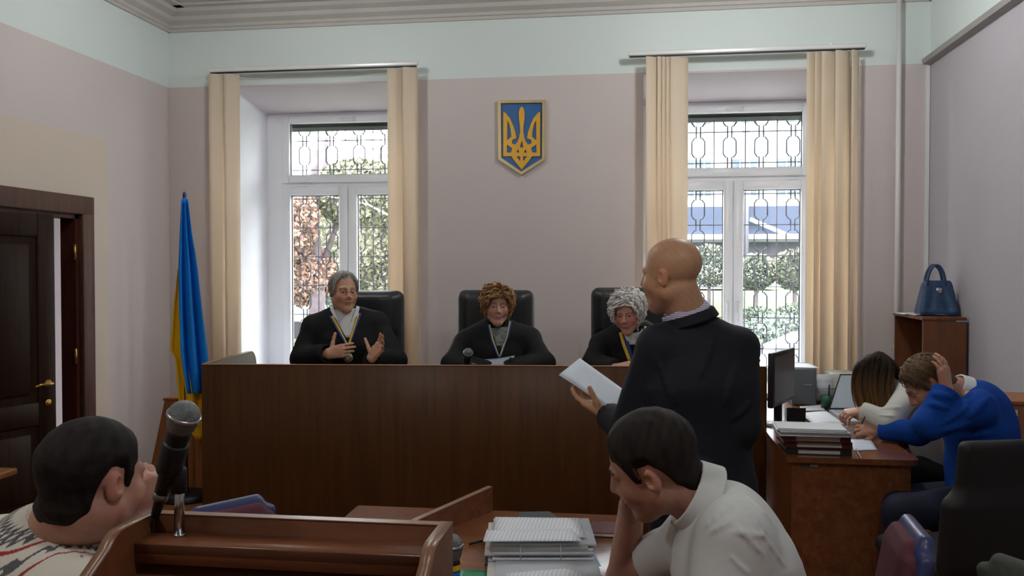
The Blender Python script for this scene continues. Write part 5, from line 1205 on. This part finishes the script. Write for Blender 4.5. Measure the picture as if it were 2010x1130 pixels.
# ---- judge one: grey hair, glasses, both hands raised
H = Head(P(675, 573, 5.56), 17, 0, 2, 1.02); J = dict(nb=P(674, 622, 5.64), shR=P(619, 643, 5.63), shL=P(737, 638, 5.72), chest=P(680, 672, 5.66), elR=P(592, 704, 5.55), wrR=P(645, 694, 5.36), elL=P(776, 708, 5.6), wrL=P(729, 703, 5.36))
J['pelvis'] = V(*(J['chest']+V(0, .08, 0))[:2], .82); sit_legs(J, V(0, -1, 0), .70, L1=.24, zf=ZPL)
t = person(V(*J['pelvis'][:2], ZPL), 'grey haired judge in black robe and glasses gesturing with both hands')
hs = [lambda d: hand(d, J['wrR'], VC(1, .22, -.12), VC(.05, -.15, 1), 'r', curls=[(12, 22, 16), (14, 26, 18), (18, 30, 20), (22, 34, 22)], spread=3, thumb=(1, .35, .0), tcurl=4),
      lambda d: hand(d, J['wrL'], VC(.62, .8, -.15), VC(-.45, .35, -.9), 'l', curls=[(8, 14, 10), (14, 20, 14), (20, 28, 18), (26, 30, 20)], spread=7, thumb=(1, .35, .1), tcurl=3)]
d = skin_body(H, J, .06, hs); d.build('body', m_skin, t, .0036, H.color((196, 148, 122), brow=(120, 108, 96), red=.2))
H.eyes(t)
s = Sdf(); torso(s, J, .035, rc=.125, rp=.15); legs(s, J, .03); arm(s, J['shR'], J['elR'], J['wrR'], .026, (.056, .05, .04)); arm(s, J['shL'], J['elL'], J['wrL'], .026, (.056, .05, .04))
n_ = nrm(J['wrR']-J['elR']); s.cut(V(0, 0, -9), V(0, 0, 0)+UP*-1) if False else None
for w_, e_ in (('wrR', 'elR'), ('wrL', 'elL')): q = nrm(J[w_]-J[e_]); s.cyl(J[w_]-q*.005, J[w_]+q*.12, .12, .12, .004, 1); s.cyl(J[w_]-q*.03, J[w_]+q*.03, .045, .05, .004, 1)
s.warp(wob(34, .0035, 1)); robe1 = s; s.build('robe', m_robe, t, .008)
h = H.hair(J['nb'], .011, ([-.13, -.075, -.05, -.036, -.022, .010, .016, .03, .038, .05, .062, .075, .1], [-.07, -.066, -.035, .012, .034, .033, -.012, -.012, .03, .07, .088, .096, .1]), .45, lambda q: .7*np.clip((q[:, 2]-.06)/.05, 0, 1)); h.warp(wob(170, .0012, 5)); h.build('hair', m_hair, t, .0038, hair_color((120, 116, 110), (176, 172, 164)))
cropped(H, t, m_hair, 900, (112, 108, 102), (186, 182, 174), 21, .045, .016, ([-.13, -.075, -.05, -.036, -.022, .010, .016, .03, .038, .05, .062, .075, .1], [-.06, -.056, -.025, .022, .04, .04, .01, .01, .04, .074, .09, .097, .1]), .0022)
patch(s, [(648, 608), (706, 604), (690, 662), (679, 662)], 9, .006).build('shirt', m_sh, t)
for a in ([(647, 602), (653, 600), (668, 634), (655, 622)], [(700, 600), (706, 602), (703, 618), (689, 632)]): patch(s, a, 5, .018).build('shirt_collar', m_sh, t)
for k, (m_, dx) in enumerate(((m_yel, 0), (m_rbl, -4))): ribbon(s, [(652+dx, 620), (668+dx*.8, 650), (682+dx*.3, 678)], .013, .012).build('ribbon', m_, t); ribbon(s, [(704-dx, 614), (694-dx*.8, 645), (684-dx*.3, 678)], .013, .012).build('ribbon', m_, t)
mp = s.hit(683, 702, .02); MB().lathe([(0, -.004), (.03, -.004), (.032, 0), (.026, .004), (.012, .006), (0, .006)], mp, np.array([cr, cu, -cf]), 14).build('medal', mat('medal_silver', (196, 188, 160), .35, .7, var=.2, ns=90), t)
b = MB()
for q in (-1, 1):
    b.tube([H.w(.031*q+.023*math.cos(a), .104-.006*abs(math.cos(a)), -.001+.017*math.sin(a)) for a in np.linspace(0, 2*math.pi, 18, endpoint=False)], .0013, 5, closed=True); b.tube([H.w(.054*q, .098, .004), H.w(.075*q, .06, .006), H.w(.08*q, -.005, .008)], .0014, 5)
b.tube([H.w(-.009, .108, .002), H.w(0, .112, .005), H.w(.009, .108, .002)], .0013, 5); b.build('glasses', mat('glasses_metal', (120, 116, 110), .3, .8), t)
# ---- judge two: curly light brown hair
H = Head(P(976, 600, 5.5), 5, -3, 1, .95); J = dict(nb=P(976, 646, 5.6), shR=P(918, 672, 5.6), shL=P(1036, 669, 5.6), chest=P(976, 695, 5.62), elR=P(893, 716, 5.48), wrR=P(950, 728, 5.38), elL=P(1064, 713, 5.48), wrL=P(1004, 728, 5.38))
J['pelvis'] = V(*(J['chest']+V(0, .08, 0))[:2], .80); sit_legs(J, V(0, -1, 0), .70, L1=.24, zf=ZPL)
t = person(V(*J['pelvis'][:2], ZPL), 'middle judge in black robe with short curly light brown hair')
hs = [lambda d: hand(d, J['wrR'], VC(.8, .1, -.5), VC(.2, -1, -.2), 'r', (25, 30, 20)), lambda d: hand(d, J['wrL'], VC(-.8, .1, -.5), VC(-.2, -1, -.2), 'l', (25, 30, 20))]
d = skin_body(H, J, .052, hs); d.build('body', m_skin, t, .0036, H.color((196, 152, 132), lip=(168, 100, 98), brow=(120, 92, 70), red=.25)); H.eyes(t, (80, 96, 110))
s = Sdf(); torso(s, J, .035, rc=.125, rp=.15); legs(s, J, .03); arm(s, J['shR'], J['elR'], J['wrR'], .03, (.056, .052, .045)); arm(s, J['shL'], J['elL'], J['wrL'], .03, (.056, .052, .045)); s.warp(wob(34, .0035, 2)); s.build('robe', m_robe, t, .008)
BOB = ([-.15, -.06, -.03, .0, .03, .044, .056, .066, .078, .12], [-.09, -.09, -.085, -.08, -.07, -.02, .034, .062, .076, .082])
h = H.hair(J['nb'], .009, BOB, .7); h.build('hair', m_hair, t, .0045, hair_color((92, 64, 42), (150, 112, 74), 130))
curly(H, t, m_hair, BOB, 680, .125, .046, .008, 1.7, (96, 66, 42), (186, 144, 100), 5, .0046, part=-.02)
patch(s, [(961, 644), (1002, 640), (986, 684), (977, 684)], 8, .006).build('blouse', mat('patterned_blouse', (112, 120, 116), .8, var=.5, ns=55), t)
for dx, m_ in ((0, mat('ribbon_pale', (206, 186, 130), .5)), (-2.5, m_rbl)): ribbon(s, [(961+dx, 637), (967+dx, 665), (979+dx*.5, 700)], .008, .012).build('ribbon', m_, t); ribbon(s, [(1001-dx, 630), (995-dx, 660), (981-dx*.5, 700)], .008, .012).build('ribbon', m_, t)
# ---- judge three: white curly hair, leaning over papers
H = Head(P(1232, 613, 5.36), -13, -14, -5, .97); J = dict(nb=P(1243, 652, 5.5), shR=P(1184, 677, 5.52), shL=P(1302, 672, 5.58), chest=P(1244, 700, 5.56), elR=P(1166, 716, 5.4), wrR=P(1206, 722, 5.27), elL=P(1325, 716, 5.45), wrL=P(1272, 724, 5.3))
J['pelvis'] = V(*(J['chest']+V(0, .1, 0))[:2], .80); sit_legs(J, V(0, -1, 0), .70, L1=.24, zf=ZPL)
t = person(V(*J['pelvis'][:2], ZPL), 'white curly haired judge in black robe with broad blue and yellow ribbon')
hs = [lambda d: hand(d, J['wrR'], VC(1, .28, -.25), VC(.1, -1, .2), 'r', (38, 50, 30)), lambda d: hand(d, J['wrL'], VC(-.9, .1, -.4), VC(-.1, -1, 0), 'l', (30, 40, 30))]
d = skin_body(H, J, .054, hs); d.build('body', m_skin, t, .0036, H.color((198, 146, 128), lip=(160, 92, 88), brow=(170, 160, 150), red=.3)); H.eyes(t)
s = Sdf(); torso(s, J, .035, rc=.125, rp=.15); legs(s, J, .03); arm(s, J['shR'], J['elR'], J['wrR'], .026, (.056, .05, .034)); arm(s, J['shL'], J['elL'], J['wrL'], .028, (.056, .05, .042))
q = nrm(J['wrR']-J['elR']); s.cyl(J['wrR'], J['wrR']+q*.12, .1, .1, .004, 1); s.warp(wob(34, .0035, 3)); s.build('robe', m_robe, t, .008)
WH = ([-.15, -.06, -.03, .0, .03, .044, .056, .066, .078, .12], [-.09, -.09, -.08, -.07, -.055, -.01, .036, .06, .072, .078])
h = H.hair(J['nb'], .010, WH, .7); h.build('hair', m_hair, t, .0045, hair_color((200, 198, 194), (236, 234, 230), 120))
curly(H, t, m_hair, WH, 700, .115, .044, .010, 2.2, (192, 190, 186), (244, 242, 238), 6, .0044)
patch(s, [(1224, 655), (1262, 650), (1250, 676), (1236, 676)], 7, .006).build('shirt', m_sh, t)
for a in ([(1224, 655), (1240, 662), (1238, 672), (1230, 668)], [(1262, 645), (1266, 650), (1250, 668), (1246, 660)]): patch(s, a, 5, .012).build('shirt_collar', m_sh, t)
ribbon(s, [(1218, 652), (1224, 675), (1236, 708)], .02, .012).build('ribbon', m_yel, t); ribbon(s, [(1226, 654), (1232, 675), (1241, 706)], .02, .011).build('ribbon', m_rbl, t)
ribbon(s, [(1267, 640), (1262, 668), (1249, 708)], .012, .012).build('ribbon', m_yel, t); ribbon(s, [(1261, 644), (1256, 668), (1244, 706)], .022, .011).build('ribbon', m_rbl, t)
# papers at the judges' hands
c_ = P(968, 707, 5.36); t = thing('held_papers', (c_[0], c_[1], .985), 'open sheaf of patterned papers held by the middle judge', 'papers')
g = [[P(925+85*u, 714-v*(8+8*u)+3*math.sin(3*u), 5.34+.1*v) for u in np.linspace(0, 1, 8)] for v in np.linspace(0, 1, 4)]; MB().sheet(g, .004).build('sheet', mat('tabled_paper', (150, 156, 168), .7, var=.25, ns=90), t)
g = [[P(1000+12*u, 700+6*u+v*10, 5.33+.04*u) for u in np.linspace(0, 1, 4)] for v in np.linspace(0, 1, 4)]; MB().sheet(g, .002).build('binding', m_bkc, t)
sheetq([P(1188, 716, 5.3), P(1210, 715.5, 5.3), P(1212, 718, 5.2), P(1186, 718, 5.2)], 'white sheet lying before the white haired judge', m_pap)
# ---- standing bald man in a dark suit, seen from behind
H = Head(P(1318, 537, 3.0), -131, -5, -11, 1.03, base=-cf*V(1, 1, 0))
J = dict(nb=P(1358, 634, 3.03), shL=P(1292, 682, 3.0), shR=P(1448, 686, 3.06), chest=P(1370, 752, 3.03), pelvis=P(1378, 960, 3.06), elL=P(1238, 842, 3.10), wrL=P(1192, 814, 3.28), elR=P(1452, 838, 3.0), wrR=P(1400, 852, 3.2))
for q, x in (('L', 1322), ('R', 1434)): p = P(x, 1000, 3.06); J['kn'+q] = V(p[0], p[1], .5); J['an'+q] = V(p[0], p[1]-.02, .08)
t = person(V(*J['pelvis'][:2], 0), 'bald man in dark suit standing with his back turned reading papers')
hs = [lambda d: hand(d, J['wrL'], VC(-.76, .42, .45), VC(.3, .9, -.05), 'l', curls=[(8, 16, 12), (10, 18, 12), (12, 20, 14), (14, 24, 16)], thumb=(.55, .6, .6), tcurl=6), lambda d: hand(d, J['wrR'], VC(-.8, .1, .6), VC(-.2, -.9, -.2), 'r', (40, 40, 25))]
d = skin_body(H, J, .064, hs); d.build('body', m_skin, t, .0034, H.color((196, 150, 118), stub=.3, red=.1, cap=.2)); H.eyes(t)
m_suit = mat('dark_suit', (24, 26, 33), .75, spec=.3, var=.12, ns=40, bump=.05, bs=300)
s = Sdf(); Jn = dict(J); Jn['nb'] = P(1364, 652, 3.03); torso(s, Jn, .014, k=.06, w=1.34, rc=.127, rp=.125); arm(s, J['shL'], J['elL'], J['wrL'], .016, (.062, .052, .04)); arm(s, J['shR'], J['elR'], J['wrR'], .016, (.062, .052, .04))
s.cone(J['pelvis'], J['pelvis']-UP*.12, .14, .145, .05, 0, cr, 1.3); s.cut(J['pelvis']-UP*.13, -UP, .004)
q = nrm(J['wrL']-J['elL']); s.cyl(J['wrL']-q*.012, J['wrL']+q*.12, .1, .1, .004, 1); s.cyl(J['wrL']-q*.04, J['wrL']+q*.03, .042, .046, .004, 1)
folds(s, [((1290, 700), (1325, 790)), ((1445, 715), (1425, 790)), ((1400, 660), (1372, 740)), ((1262, 800), (1310, 840)), ((1330, 900), (1400, 910)), ((1440, 820), (1470, 790))], .005, .02)
s.cone(P(1382, 690, 2.86), P(1384, 950, 2.86), .003, .003, .01, 1)
s.warp(wob(30, .003, 11)); s.build('jacket', m_suit, t, .0065)
lg = Sdf(); legs(lg, J, .02); lg.cone(J['pelvis'], J['pelvis']-UP*.08, .12, .12, .05, 0, cr, 1.2); lg.build('trousers', m_suit, t, .009)
for q in 'LR': f_ = Sdf(); f_.rbox(J['an'+q]+V(-.01, .06, -.04), np.eye(3), (.045, .13, .04), .03); f_.build('shoe', m_blk, t, .008)
# striped shirt collar and jacket collar round the neck
def striped(name, c1, c2, freq):
    m, nt, b_ = _new(name); N = nt.nodes; L = nt.links; tc = N.new('ShaderNodeTexCoord'); sp = N.new('ShaderNodeSeparateXYZ'); L.new(tc.outputs['Object'], sp.inputs[0])
    a = N.new('ShaderNodeMath'); a.operation = 'MULTIPLY'; a.inputs[1].default_value = freq; L.new(sp.outputs[2], a.inputs[0]); w_ = N.new('ShaderNodeMath'); w_.operation = 'SINE'; L.new(a.outputs[0], w_.inputs[0])
    rp = N.new('ShaderNodeValToRGB'); L.new(w_.outputs[0], rp.inputs[0]); e = rp.color_ramp.elements; e[0].position = .45; e[0].color = lin(c1)+(1,); e[1].position = .6; e[1].color = lin(c2)+(1,); L.new(rp.outputs[0], b_.inputs['Base Color']); b_.inputs['Roughness'].default_value = .8
    return m
cax = VC(-.5, .86, 0); cc = P(1350, 624, 3.03); fdir_ = VC(-.85, -.4, .3)
collar(cc, cax, .079, .048, .009, open_dir=fdir_, side=cf, sc=1.0).build('shirt_collar', striped('striped_shirt', (212, 208, 226), (140, 128, 168), 900), t, .0035)
collar(cc-cax*.02, cax*.7+UP*.5, .092, .038, .01, open_dir=fdir_, side=cf, sc=1.0).build('jacket_collar', m_suit, t, .0045)
# papers in his hand
A_, B_, C_, D_ = P(1098, 735, 3.31), P(1137, 704, 3.48), P(1266, 797, 3.44), P(1228, 834, 3.27); t = thing('held_document', D_, 'white printed document held in the standing man\'s left hand', 'document')
nn = nrm(np.cross(B_-A_, D_-A_)); nn = nn if nn[2] > 0 else -nn
for k in range(3):
    g = []
    for v in np.linspace(0, 1, 8): g.append([(A_*(1-v)+B_*v)*(1-u)+(D_*(1-v)+C_*v)*u+nn*(.01*math.sin(math.pi*u)*(1-v)+.002*k)+(A_-B_)*.012*(2-k)*(1-v) for u in np.linspace(0, 1, 10)])
    MB().sheet(g, .0008).build('sheet', printed('document_print', (226, 236, 246), (204, 213, 222), 120, 1) if k == 2 else m_pap, t)
# ---- man in white short-sleeved shirt, head propped on his hand
H = Head(P(1280, 909, 2.12), -116, -25, -37, 1.06, base=-cf*V(1, 1, 0))
J = dict(nb=P(1376, 985, 2.13), shL=P(1440, 1062, 1.95), shR=P(1356, 1060, 2.3), chest=P(1440, 1110, 2.1), pelvis=P(1560, 1400, 2.12), elL=P(1392, 1290, 1.9), wrL=P(1280, 1330, 2.1), elR=P(1224, 1134, 2.56), wrR=P(1240, 990, 2.37))
J['pelvis'][2] = .55; fw = -cr*V(1, 1, 0); sit_legs(J, fw, .47)
t = person(V(*J['pelvis'][:2], 0), 'dark haired man in white short sleeved shirt resting his head on his hand')
hs = [lambda d: hand(d, J['wrR'], VC(-.1, 1, -.75), VC(.55, .1, -.8), 'r', (22, 34, 25), s=1.02, thumb=(.5, .8, .2)), lambda d: hand(d, J['wrL'], VC(-1, 0, .2), VC(0, -1, 0), 'l')]
d = skin_body(H, J, .066, hs); d.cone(J['elR'], J['wrR'], .050, .031, .02); d.cone(J['elR'], J['elR']*.55+J['shR']*.45, .046, .05, .02); d.build('body', m_skin, t, .0034, H.color((178, 134, 116), stub=.3, brow=(40, 32, 28), red=.15)); H.eyes(t)
h = H.hair(J['nb'], .011, None, .4, nr=.066); h.warp(wob(190, .001, 3)); h.build('hair', m_hair, t, .0036, hair_color((22, 18, 16), (44, 36, 32)))
m_ws = mat('cotton_shirt', (206, 208, 206), .75, var=.03, bump=.05, bs=400)
s = Sdf(); Jn = dict(J); Jn['nb'] = P(1424, 1008, 2.12); torso(s, Jn, .012, k=.06, w=1.3, rc=.125, rp=.16); s.cone(J['shL'], J['elL'], .082, .068, .05); q = nrm(J['elR']-J['shR']); s.cone(J['shR'], J['shR']+q*.2, .072, .07, .05); s.cut(V(0, 0, .5), -UP)
e_ = J['shR']+q*.19; s.cyl(e_, e_+q*.2, .13, .13, .004, 1); s.cyl(e_-q*.05, e_+q*.1, .055, .062, .004, 1)
folds(s, [((1375, 1040), (1450, 985)), ((1385, 1050), (1440, 1020)), ((1395, 1000), (1450, 968)), ((1450, 985), (1510, 1050)), ((1462, 970), (1525, 1035)), ((1440, 1045), (1500, 1052)), ((1448, 1035), (1500, 1090)), ((1345, 1075), (1400, 1015)), ((1290, 1035), (1325, 1055)), ((1285, 1062), (1320, 1078)), ((1430, 1090), (1470, 1125)), ((1470, 1010), (1540, 1110))], .0026, .008)
s.warp(wob(36, .0022, 21)); s.build('shirt', m_ws, t, .005)
collar(P(1388, 986, 2.12), VC(-.886, .46, 0), .085, .06, .010, open_dir=VC(-.2, -.9, .3), side=cf*V(1, 1, 0), sc=1.0).build('shirt_collar', m_ws, t, .003)
lg = Sdf(); legs(lg, J, .02); lg.cone(J['pelvis'], J['pelvis']+UP*.02, .15, .15, .05); lg.build('trousers', mat('dark_trousers', (34, 36, 42), .8), t, .012)
# ---- man in patterned knit sweater, fist at his mouth
H = Head(P(184, 942, 1.83), 152, -7, 0, 1.05, base=-cf*V(1, 1, 0))
J = dict(nb=P(116, 1046, 1.9), shR=P(140, 1180, 1.74), shL=P(10, 1090, 2.04), chest=P(60, 1190, 1.88), pelvis=P(20, 1500, 1.9), elR=P(240, 1330, 1.8), wrR=P(330, 1300, 2.0), elL=P(235, 1190, 2.06), wrL=P(287, 1022, 1.98))
J['pelvis'][2] = .55; sit_legs(J, cr*V(1, 1, 0)+cf*V(1, 1, 0)*.5, .47)
t = person(V(*J['pelvis'][:2], 0), 'man in cream patterned knit sweater seen from behind with fist at mouth')
hs = [lambda d: hand(d, J['wrL'], VC(-.02, 1, -.05), VC(-.8, .1, .5), 'l', (55, 75, 45), thumb=(.3, .9, .4)), lambda d: hand(d, J['wrR'], VC(1, 0, .3), VC(0, -1, 0), 'r')]
d = skin_body(H, J, .072, hs); d.cone(J['elL'], J['wrL'], .045, .032, .02); d.build('body', m_skin, t, .0034, H.color((186, 140, 122), stub=.25, brow=(50, 40, 34), red=.2)); H.eyes(t)
h = H.hair(J['nb'], .009, None, .35, nr=.072); h.warp(wob(190, .001, 8)); h.build('hair', m_hair, t, .0036, hair_color((18, 15, 14), (38, 31, 28)))
s = Sdf(); Jn = dict(J); Jn['nb'] = P(98, 1075, 1.91); torso(s, Jn, .03, k=.06, w=1.3, rc=.13, rp=.15); arm(s, J['shR'], J['elR'], J['wrR'], .03); s.cone(J['shL'], J['elL'], .08, .06, .05); s.cone(J['elL'], J['elL']*.45+J['wrL']*.55, .06, .05, .03); s.cut(V(0, 0, .5), -UP)
nx_ = VC(.76, .62, 0); ncn = P(124, 1042, 1.895); s.cone(ncn, ncn+nx_*.2, .076, .1, .01, 1); s.warp(wob(36, .003, 31))
nb_ = ncn-nx_*.03; ax_ = nx_; e1 = nrm(np.cross(ax_, V(1, 0, 0))); e2 = np.cross(ax_, e1)
def knit(p):
    q = p-nb_; hgt = q@ax_; r = np.sqrt((q*q).sum(1)); an = np.arctan2(q@e1, q@e2); c = np.tile(lin((214, 208, 194)), (len(p), 1))
    grey, red, dk = np.array(lin((92, 92, 96))), np.array(lin((158, 60, 56))), np.array(lin((58, 62, 74)))
    def put(m_, col): c[m_] = col
    n1 = 22; zz = np.abs(((an*n1/math.pi) % 1)-.5)*2          # triangle wave
    put((np.abs(r-(.098+.010*zz)) < .004), grey); put((np.abs(r-(.118-.010*zz)) < .004), grey)
    put(np.abs(r-.128) < .0028, red); put(np.abs(r-(.146+.010*zz)) < .0042, grey); put((np.abs(r-.158) < .0035) & (zz > .5), grey)
    put(np.abs(r-(.176+.006*zz)) < .003, red)
    n2 = 9; a2 = ((an*n2/math.pi) % 1)-.5; rr = r-.205; put((np.abs(a2)*.9*.2+np.abs(rr) < .009), grey)
    n3 = 6; a3 = ((an*n3/math.pi) % 1)-.5; rr = r-.255; st = np.abs(a3)*.25; put((st+np.abs(rr)*.7 < .03) & ((np.abs(rr) > .008) | (st < .012)), dk)
    put(np.abs(r-.30) < .003, red)
    return c
s.build('sweater', vcol('knit_wool', .9, .15, .3, 260), t, .003, knit)
collar(ncn-nx_*.012, nx_, .079, .02, .008, side=cf, sc=1.0).build('neckband', mat('knit_band', (206, 200, 188), .9, var=.2, ns=120), t, .005)
lg = Sdf(); legs(lg, J, .02); lg.build('trousers', MATS['dark_trousers'], t, .012)
# ---- man in blue sweater bent over the desk
H = Head(P(1820, 750, 4.15), -105, -46, -14, 1.05, base=-cf*V(1, 1, 0))
J = dict(nb=P(1886, 768, 4.17), shL=P(1925, 800, 4.0), shR=P(1880, 806, 4.36), chest=P(1920, 835, 4.18), pelvis=P(1930, 985, 4.2), elL=P(1822, 832, 3.97), wrL=P(1858, 764, 4.0), elR=P(1800, 848, 4.6), wrR=P(1728, 843, 4.74))
J['pelvis'][2] = .56; sit_legs(J, -cr*V(1, 1, 0)+cf*V(1, 1, 0)*.1, .5, .1, .4)
t = person(V(*J['pelvis'][:2], 0), 'man in bright blue sweater bent over the desk holding his head')
hs = [lambda d: hand(d, J['wrL'], VC(-.1, 1, .12), VC(-.55, -.1, .8), 'l', (10, 22, 18), spread=4, thumb=(.5, .8, .25)), lambda d: hand(d, J['wrR'], VC(-.95, .12, .1), VC(-.1, -.5, .75), 'r', (40, 50, 30), thumb=(.7, .7, .2))]
d = skin_body(H, J, .06, hs); d.build('body', m_skin, t, .0036, H.color((186, 140, 116), stub=.2, red=.2)); H.eyes(t)
h = H.hair(J['nb'], .012, None, .45, nr=.06); h.warp(wob(190, .0012, 13)); h.build('hair', m_hair, t, .004, hair_color((78, 60, 42), (112, 90, 66)))
cropped(H, t, m_hair, 1100, (70, 54, 38), (122, 98, 72), 24, .02, .013, None, .0018)
m_bs = mat('blue_sweater', (16, 66, 150), .85, var=.08, ns=60, bump=.1, bs=300, spec=.2)
s = Sdf(); Jn = dict(J); Jn['nb'] = P(1912, 782, 4.18); torso(s, Jn, .016, k=.06, w=1.25, rc=.13, rp=.15); s.cone(J['nb']*.4+J['chest']*.6+V(.06, 0, .02), J['chest']+V(.05, 0, -.05), .11, .12, .06)
arm(s, J['shL'], J['elL'], J['wrL'], .016, (.062, .052, .042)); arm(s, J['shR'], J['elR'], J['wrR'], .016, (.062, .052, .04))
for w_, e_ in (('wrL', 'elL'), ('wrR', 'elR')): q = nrm(J[w_]-J[e_]); s.cyl(J[w_]-q*.005, J[w_]+q*.15, .11, .11, .004, 1)
folds(s, [((1828, 772), (1866, 780)), ((1824, 792), (1860, 802)), ((1895, 800), (1850, 832)), ((1905, 830), (1850, 845)), ((1940, 780), (1900, 820)), ((1880, 860), (1940, 850)), ((1770, 835), (1800, 850))], .007, .02)
s.cut(V(0, 0, .50), -UP); s.warp(wob(34, .003, 41)); s.build('sweater', m_bs, t, .007)
collar(P(1893, 772, 4.17), VC(-.88, .46, 0), .076, .056, .011, open_dir=VC(-.3, -.9, 0), side=cf*V(1, 1, 0), sc=1.0).build('shirt_collar', m_sh, t, .004)
lg = Sdf(); legs(lg, J, .02); lg.cone(J['pelvis'], J['pelvis']-UP*.02, .13, .13, .05, 0, cf, 1.2); lg.build('trousers', mat('navy_trousers', (22, 28, 48), .8), t, .012)
for q in 'LR': f_ = Sdf(); f_.rbox(J['an'+q]+V(-.06, 0, -.04), np.eye(3), (.13, .045, .04), .03); f_.build('shoe', m_blk, t, .01)
pw = J['wrR']+VC(-.085, .02, .03); tag(MB().tube([pw+VC(.0, .05, -.03), pw+VC(-.03, -.05, .0)], [.004, .0025], 8).build('pen', mat('pen_dark', (46, 40, 40), .3)), 'dark pen held upright by the man in blue', 'pen')
visitor_chair(V(*J['pelvis'][:2], 0)+nrm(-cr*V(1, 1, 0))*.06, -cr*V(1, 1, 0), 'chair the man in blue is sitting on', m_blk, m_blk, zt=.82)
# ---- woman with long hair writing at the desk
H = Head(P(1716, 742, 4.92), -98, -42, 0, .97, base=-cf*V(1, 1, 0))
J = dict(nb=P(1768, 748, 4.96), shL=P(1786, 772, 4.80), shR=P(1768, 745, 5.12), chest=P(1808, 800, 4.97), pelvis=P(1852, 930, 4.97), elL=P(1744, 826, 4.72), wrL=P(1692, 806, 4.80), elR=P(1730, 815, 5.2), wrR=P(1690, 812, 5.05))
J['pelvis'][2] = .57; sit_legs(J, -cr*V(1, 1, 0), .5, .09, .4)
t = person(V(*J['pelvis'][:2], 0), 'woman with long brown hair and white blouse writing at the desk')
hs = [lambda d: hand(d, J['wrL'], VC(-.9, -.15, .3), VC(0, -.9, .2), 'l', (35, 45, 30), s=.9), lambda d: hand(d, J['wrR'], VC(-.9, 0, -.3), VC(0, -1, .1), 'r', (35, 45, 30), s=.9)]
d = skin_body(H, J, .05, hs); d.build('body', m_skin, t, .0036, H.color((204, 160, 138), red=.2)); H.eyes(t)
m_bl = mat('white_blouse', (214, 214, 206), .75, var=.03)
s = Sdf(); torso(s, J, .012, k=.05, w=1.25, rc=.108, rp=.14); arm(s, J['shL'], J['elL'], J['wrL'], .012, (.056, .05, .036)); arm(s, J['shR'], J['elR'], J['wrR'], .012, (.056, .048, .036))
for w_, e_ in (('wrL', 'elL'), ('wrR', 'elR')): q = nrm(J[w_]-J[e_]); s.cyl(J[w_]-q*.0, J[w_]+q*.12, .09, .09, .004, 1)
folds(s, [((1735, 790), (1772, 782)), ((1728, 802), (1766, 800)), ((1745, 778), (1776, 768)), ((1722, 814), (1755, 816)), ((1785, 845), (1830, 852))], .005, .012)
s.cut(V(0, 0, .56), -UP); s.warp(wob(40, .003, 51)); s.build('blouse', m_bl, t, .006)
h = Sdf(); w = H.w; h.ell(w(0, -.016, .04), H.A, V(.092, .112, .098)*.97, .02); h.ell(w(0, .1, -.06), H.A, V(.05, .06, .09), .015, 1)
h.warp(wob(170, .001, 15)); h.build('hair', m_hair, t, .0045, hair_color((40, 30, 23), (66, 48, 34), 160, 2))
rs = np.random.RandomState(12); guides = []; segs = 14
def guide(pts, n, jit, r):
    """strands that follow one fall of hair"""
    pts = np.array(pts); tt = np.linspace(0, 1, len(pts))
    for i in range(n):
        o = rs.normal(size=3)*jit; e_ = rs.uniform(.86, 1.08); f = np.linspace(0, e_, segs)
        c = np.stack([np.interp(f, np.append(tt, 1.15), np.append(pts[:, k], pts[-1, k]*2-pts[-2, k]*1.0 if False else pts[-1, k]+(pts[-1, k]-pts[-2, k])*.4)) for k in range(3)], 1)
        for _ in range(2): c[1:-1] = (c[:-2]+2*c[1:-1]+c[2:])/4
        guides.append(c+o*np.linspace(.5, 1.1, segs)[:, None]*V(1, 1, .5)+.003*np.sin(np.linspace(0, 7, segs)+rs.uniform(0, 6))[:, None]*cr)
for i in range(20):
    u = i/19; x0 = 1672+78*u; x1 = 1690+62*u; dn = 4.815+.015*math.sin(i*1.7)
    guide([P(1725+18*(u-.5), 690+8*abs(u-.5), 4.9), P(x0+8, 714-12*math.sin(math.pi*u), 4.835), P(x0, 752, dn), P(x0*.5+x1*.5-2, 785, dn-.005), P(x1, 806+6*math.sin(math.pi*u), dn+.01)], 22, .006, .003)
for i in range(8): guide([P(1732, 692, 4.9), P(1752, 706+4*i, 4.85+.012*i), P(1770+2*i, 730+5*i, 4.82), P(1802-5*i, 744+9*i, 4.80+.01*i)], 16, .006, .003)
guides = np.array(guides); zr = P(1716, 728, 4.85)[2]; ze = P(1716, 800, 4.85)[2]; sh_ = rs.uniform(.75, 1.3, (len(guides), 1, 1))
f_ = np.clip((zr-guides[:, :, 2:3])/(zr-ze), 0, 1); cl = (np.array(lin((48, 35, 27)))*(1-f_)+np.array(lin((140, 104, 62)))*f_)*sh_
strand_mesh('hair', guides, np.outer(rs.uniform(.0022, .004, len(guides)), np.interp(np.linspace(0, 1, segs), [0, .15, .8, 1], [.6, 1, .9, .3])), cl, m_hair, t)
lg = Sdf(); legs(lg, J, .01); lg.build('trousers', MATS['dark_trousers'], t, .012)
visitor_chair(V(*J['pelvis'][:2], 0)+nrm(-cr*V(1, 1, 0))*.06, -cr*V(1, 1, 0), 'chair the writing woman is sitting on', m_blk, m_blk, zt=.8)
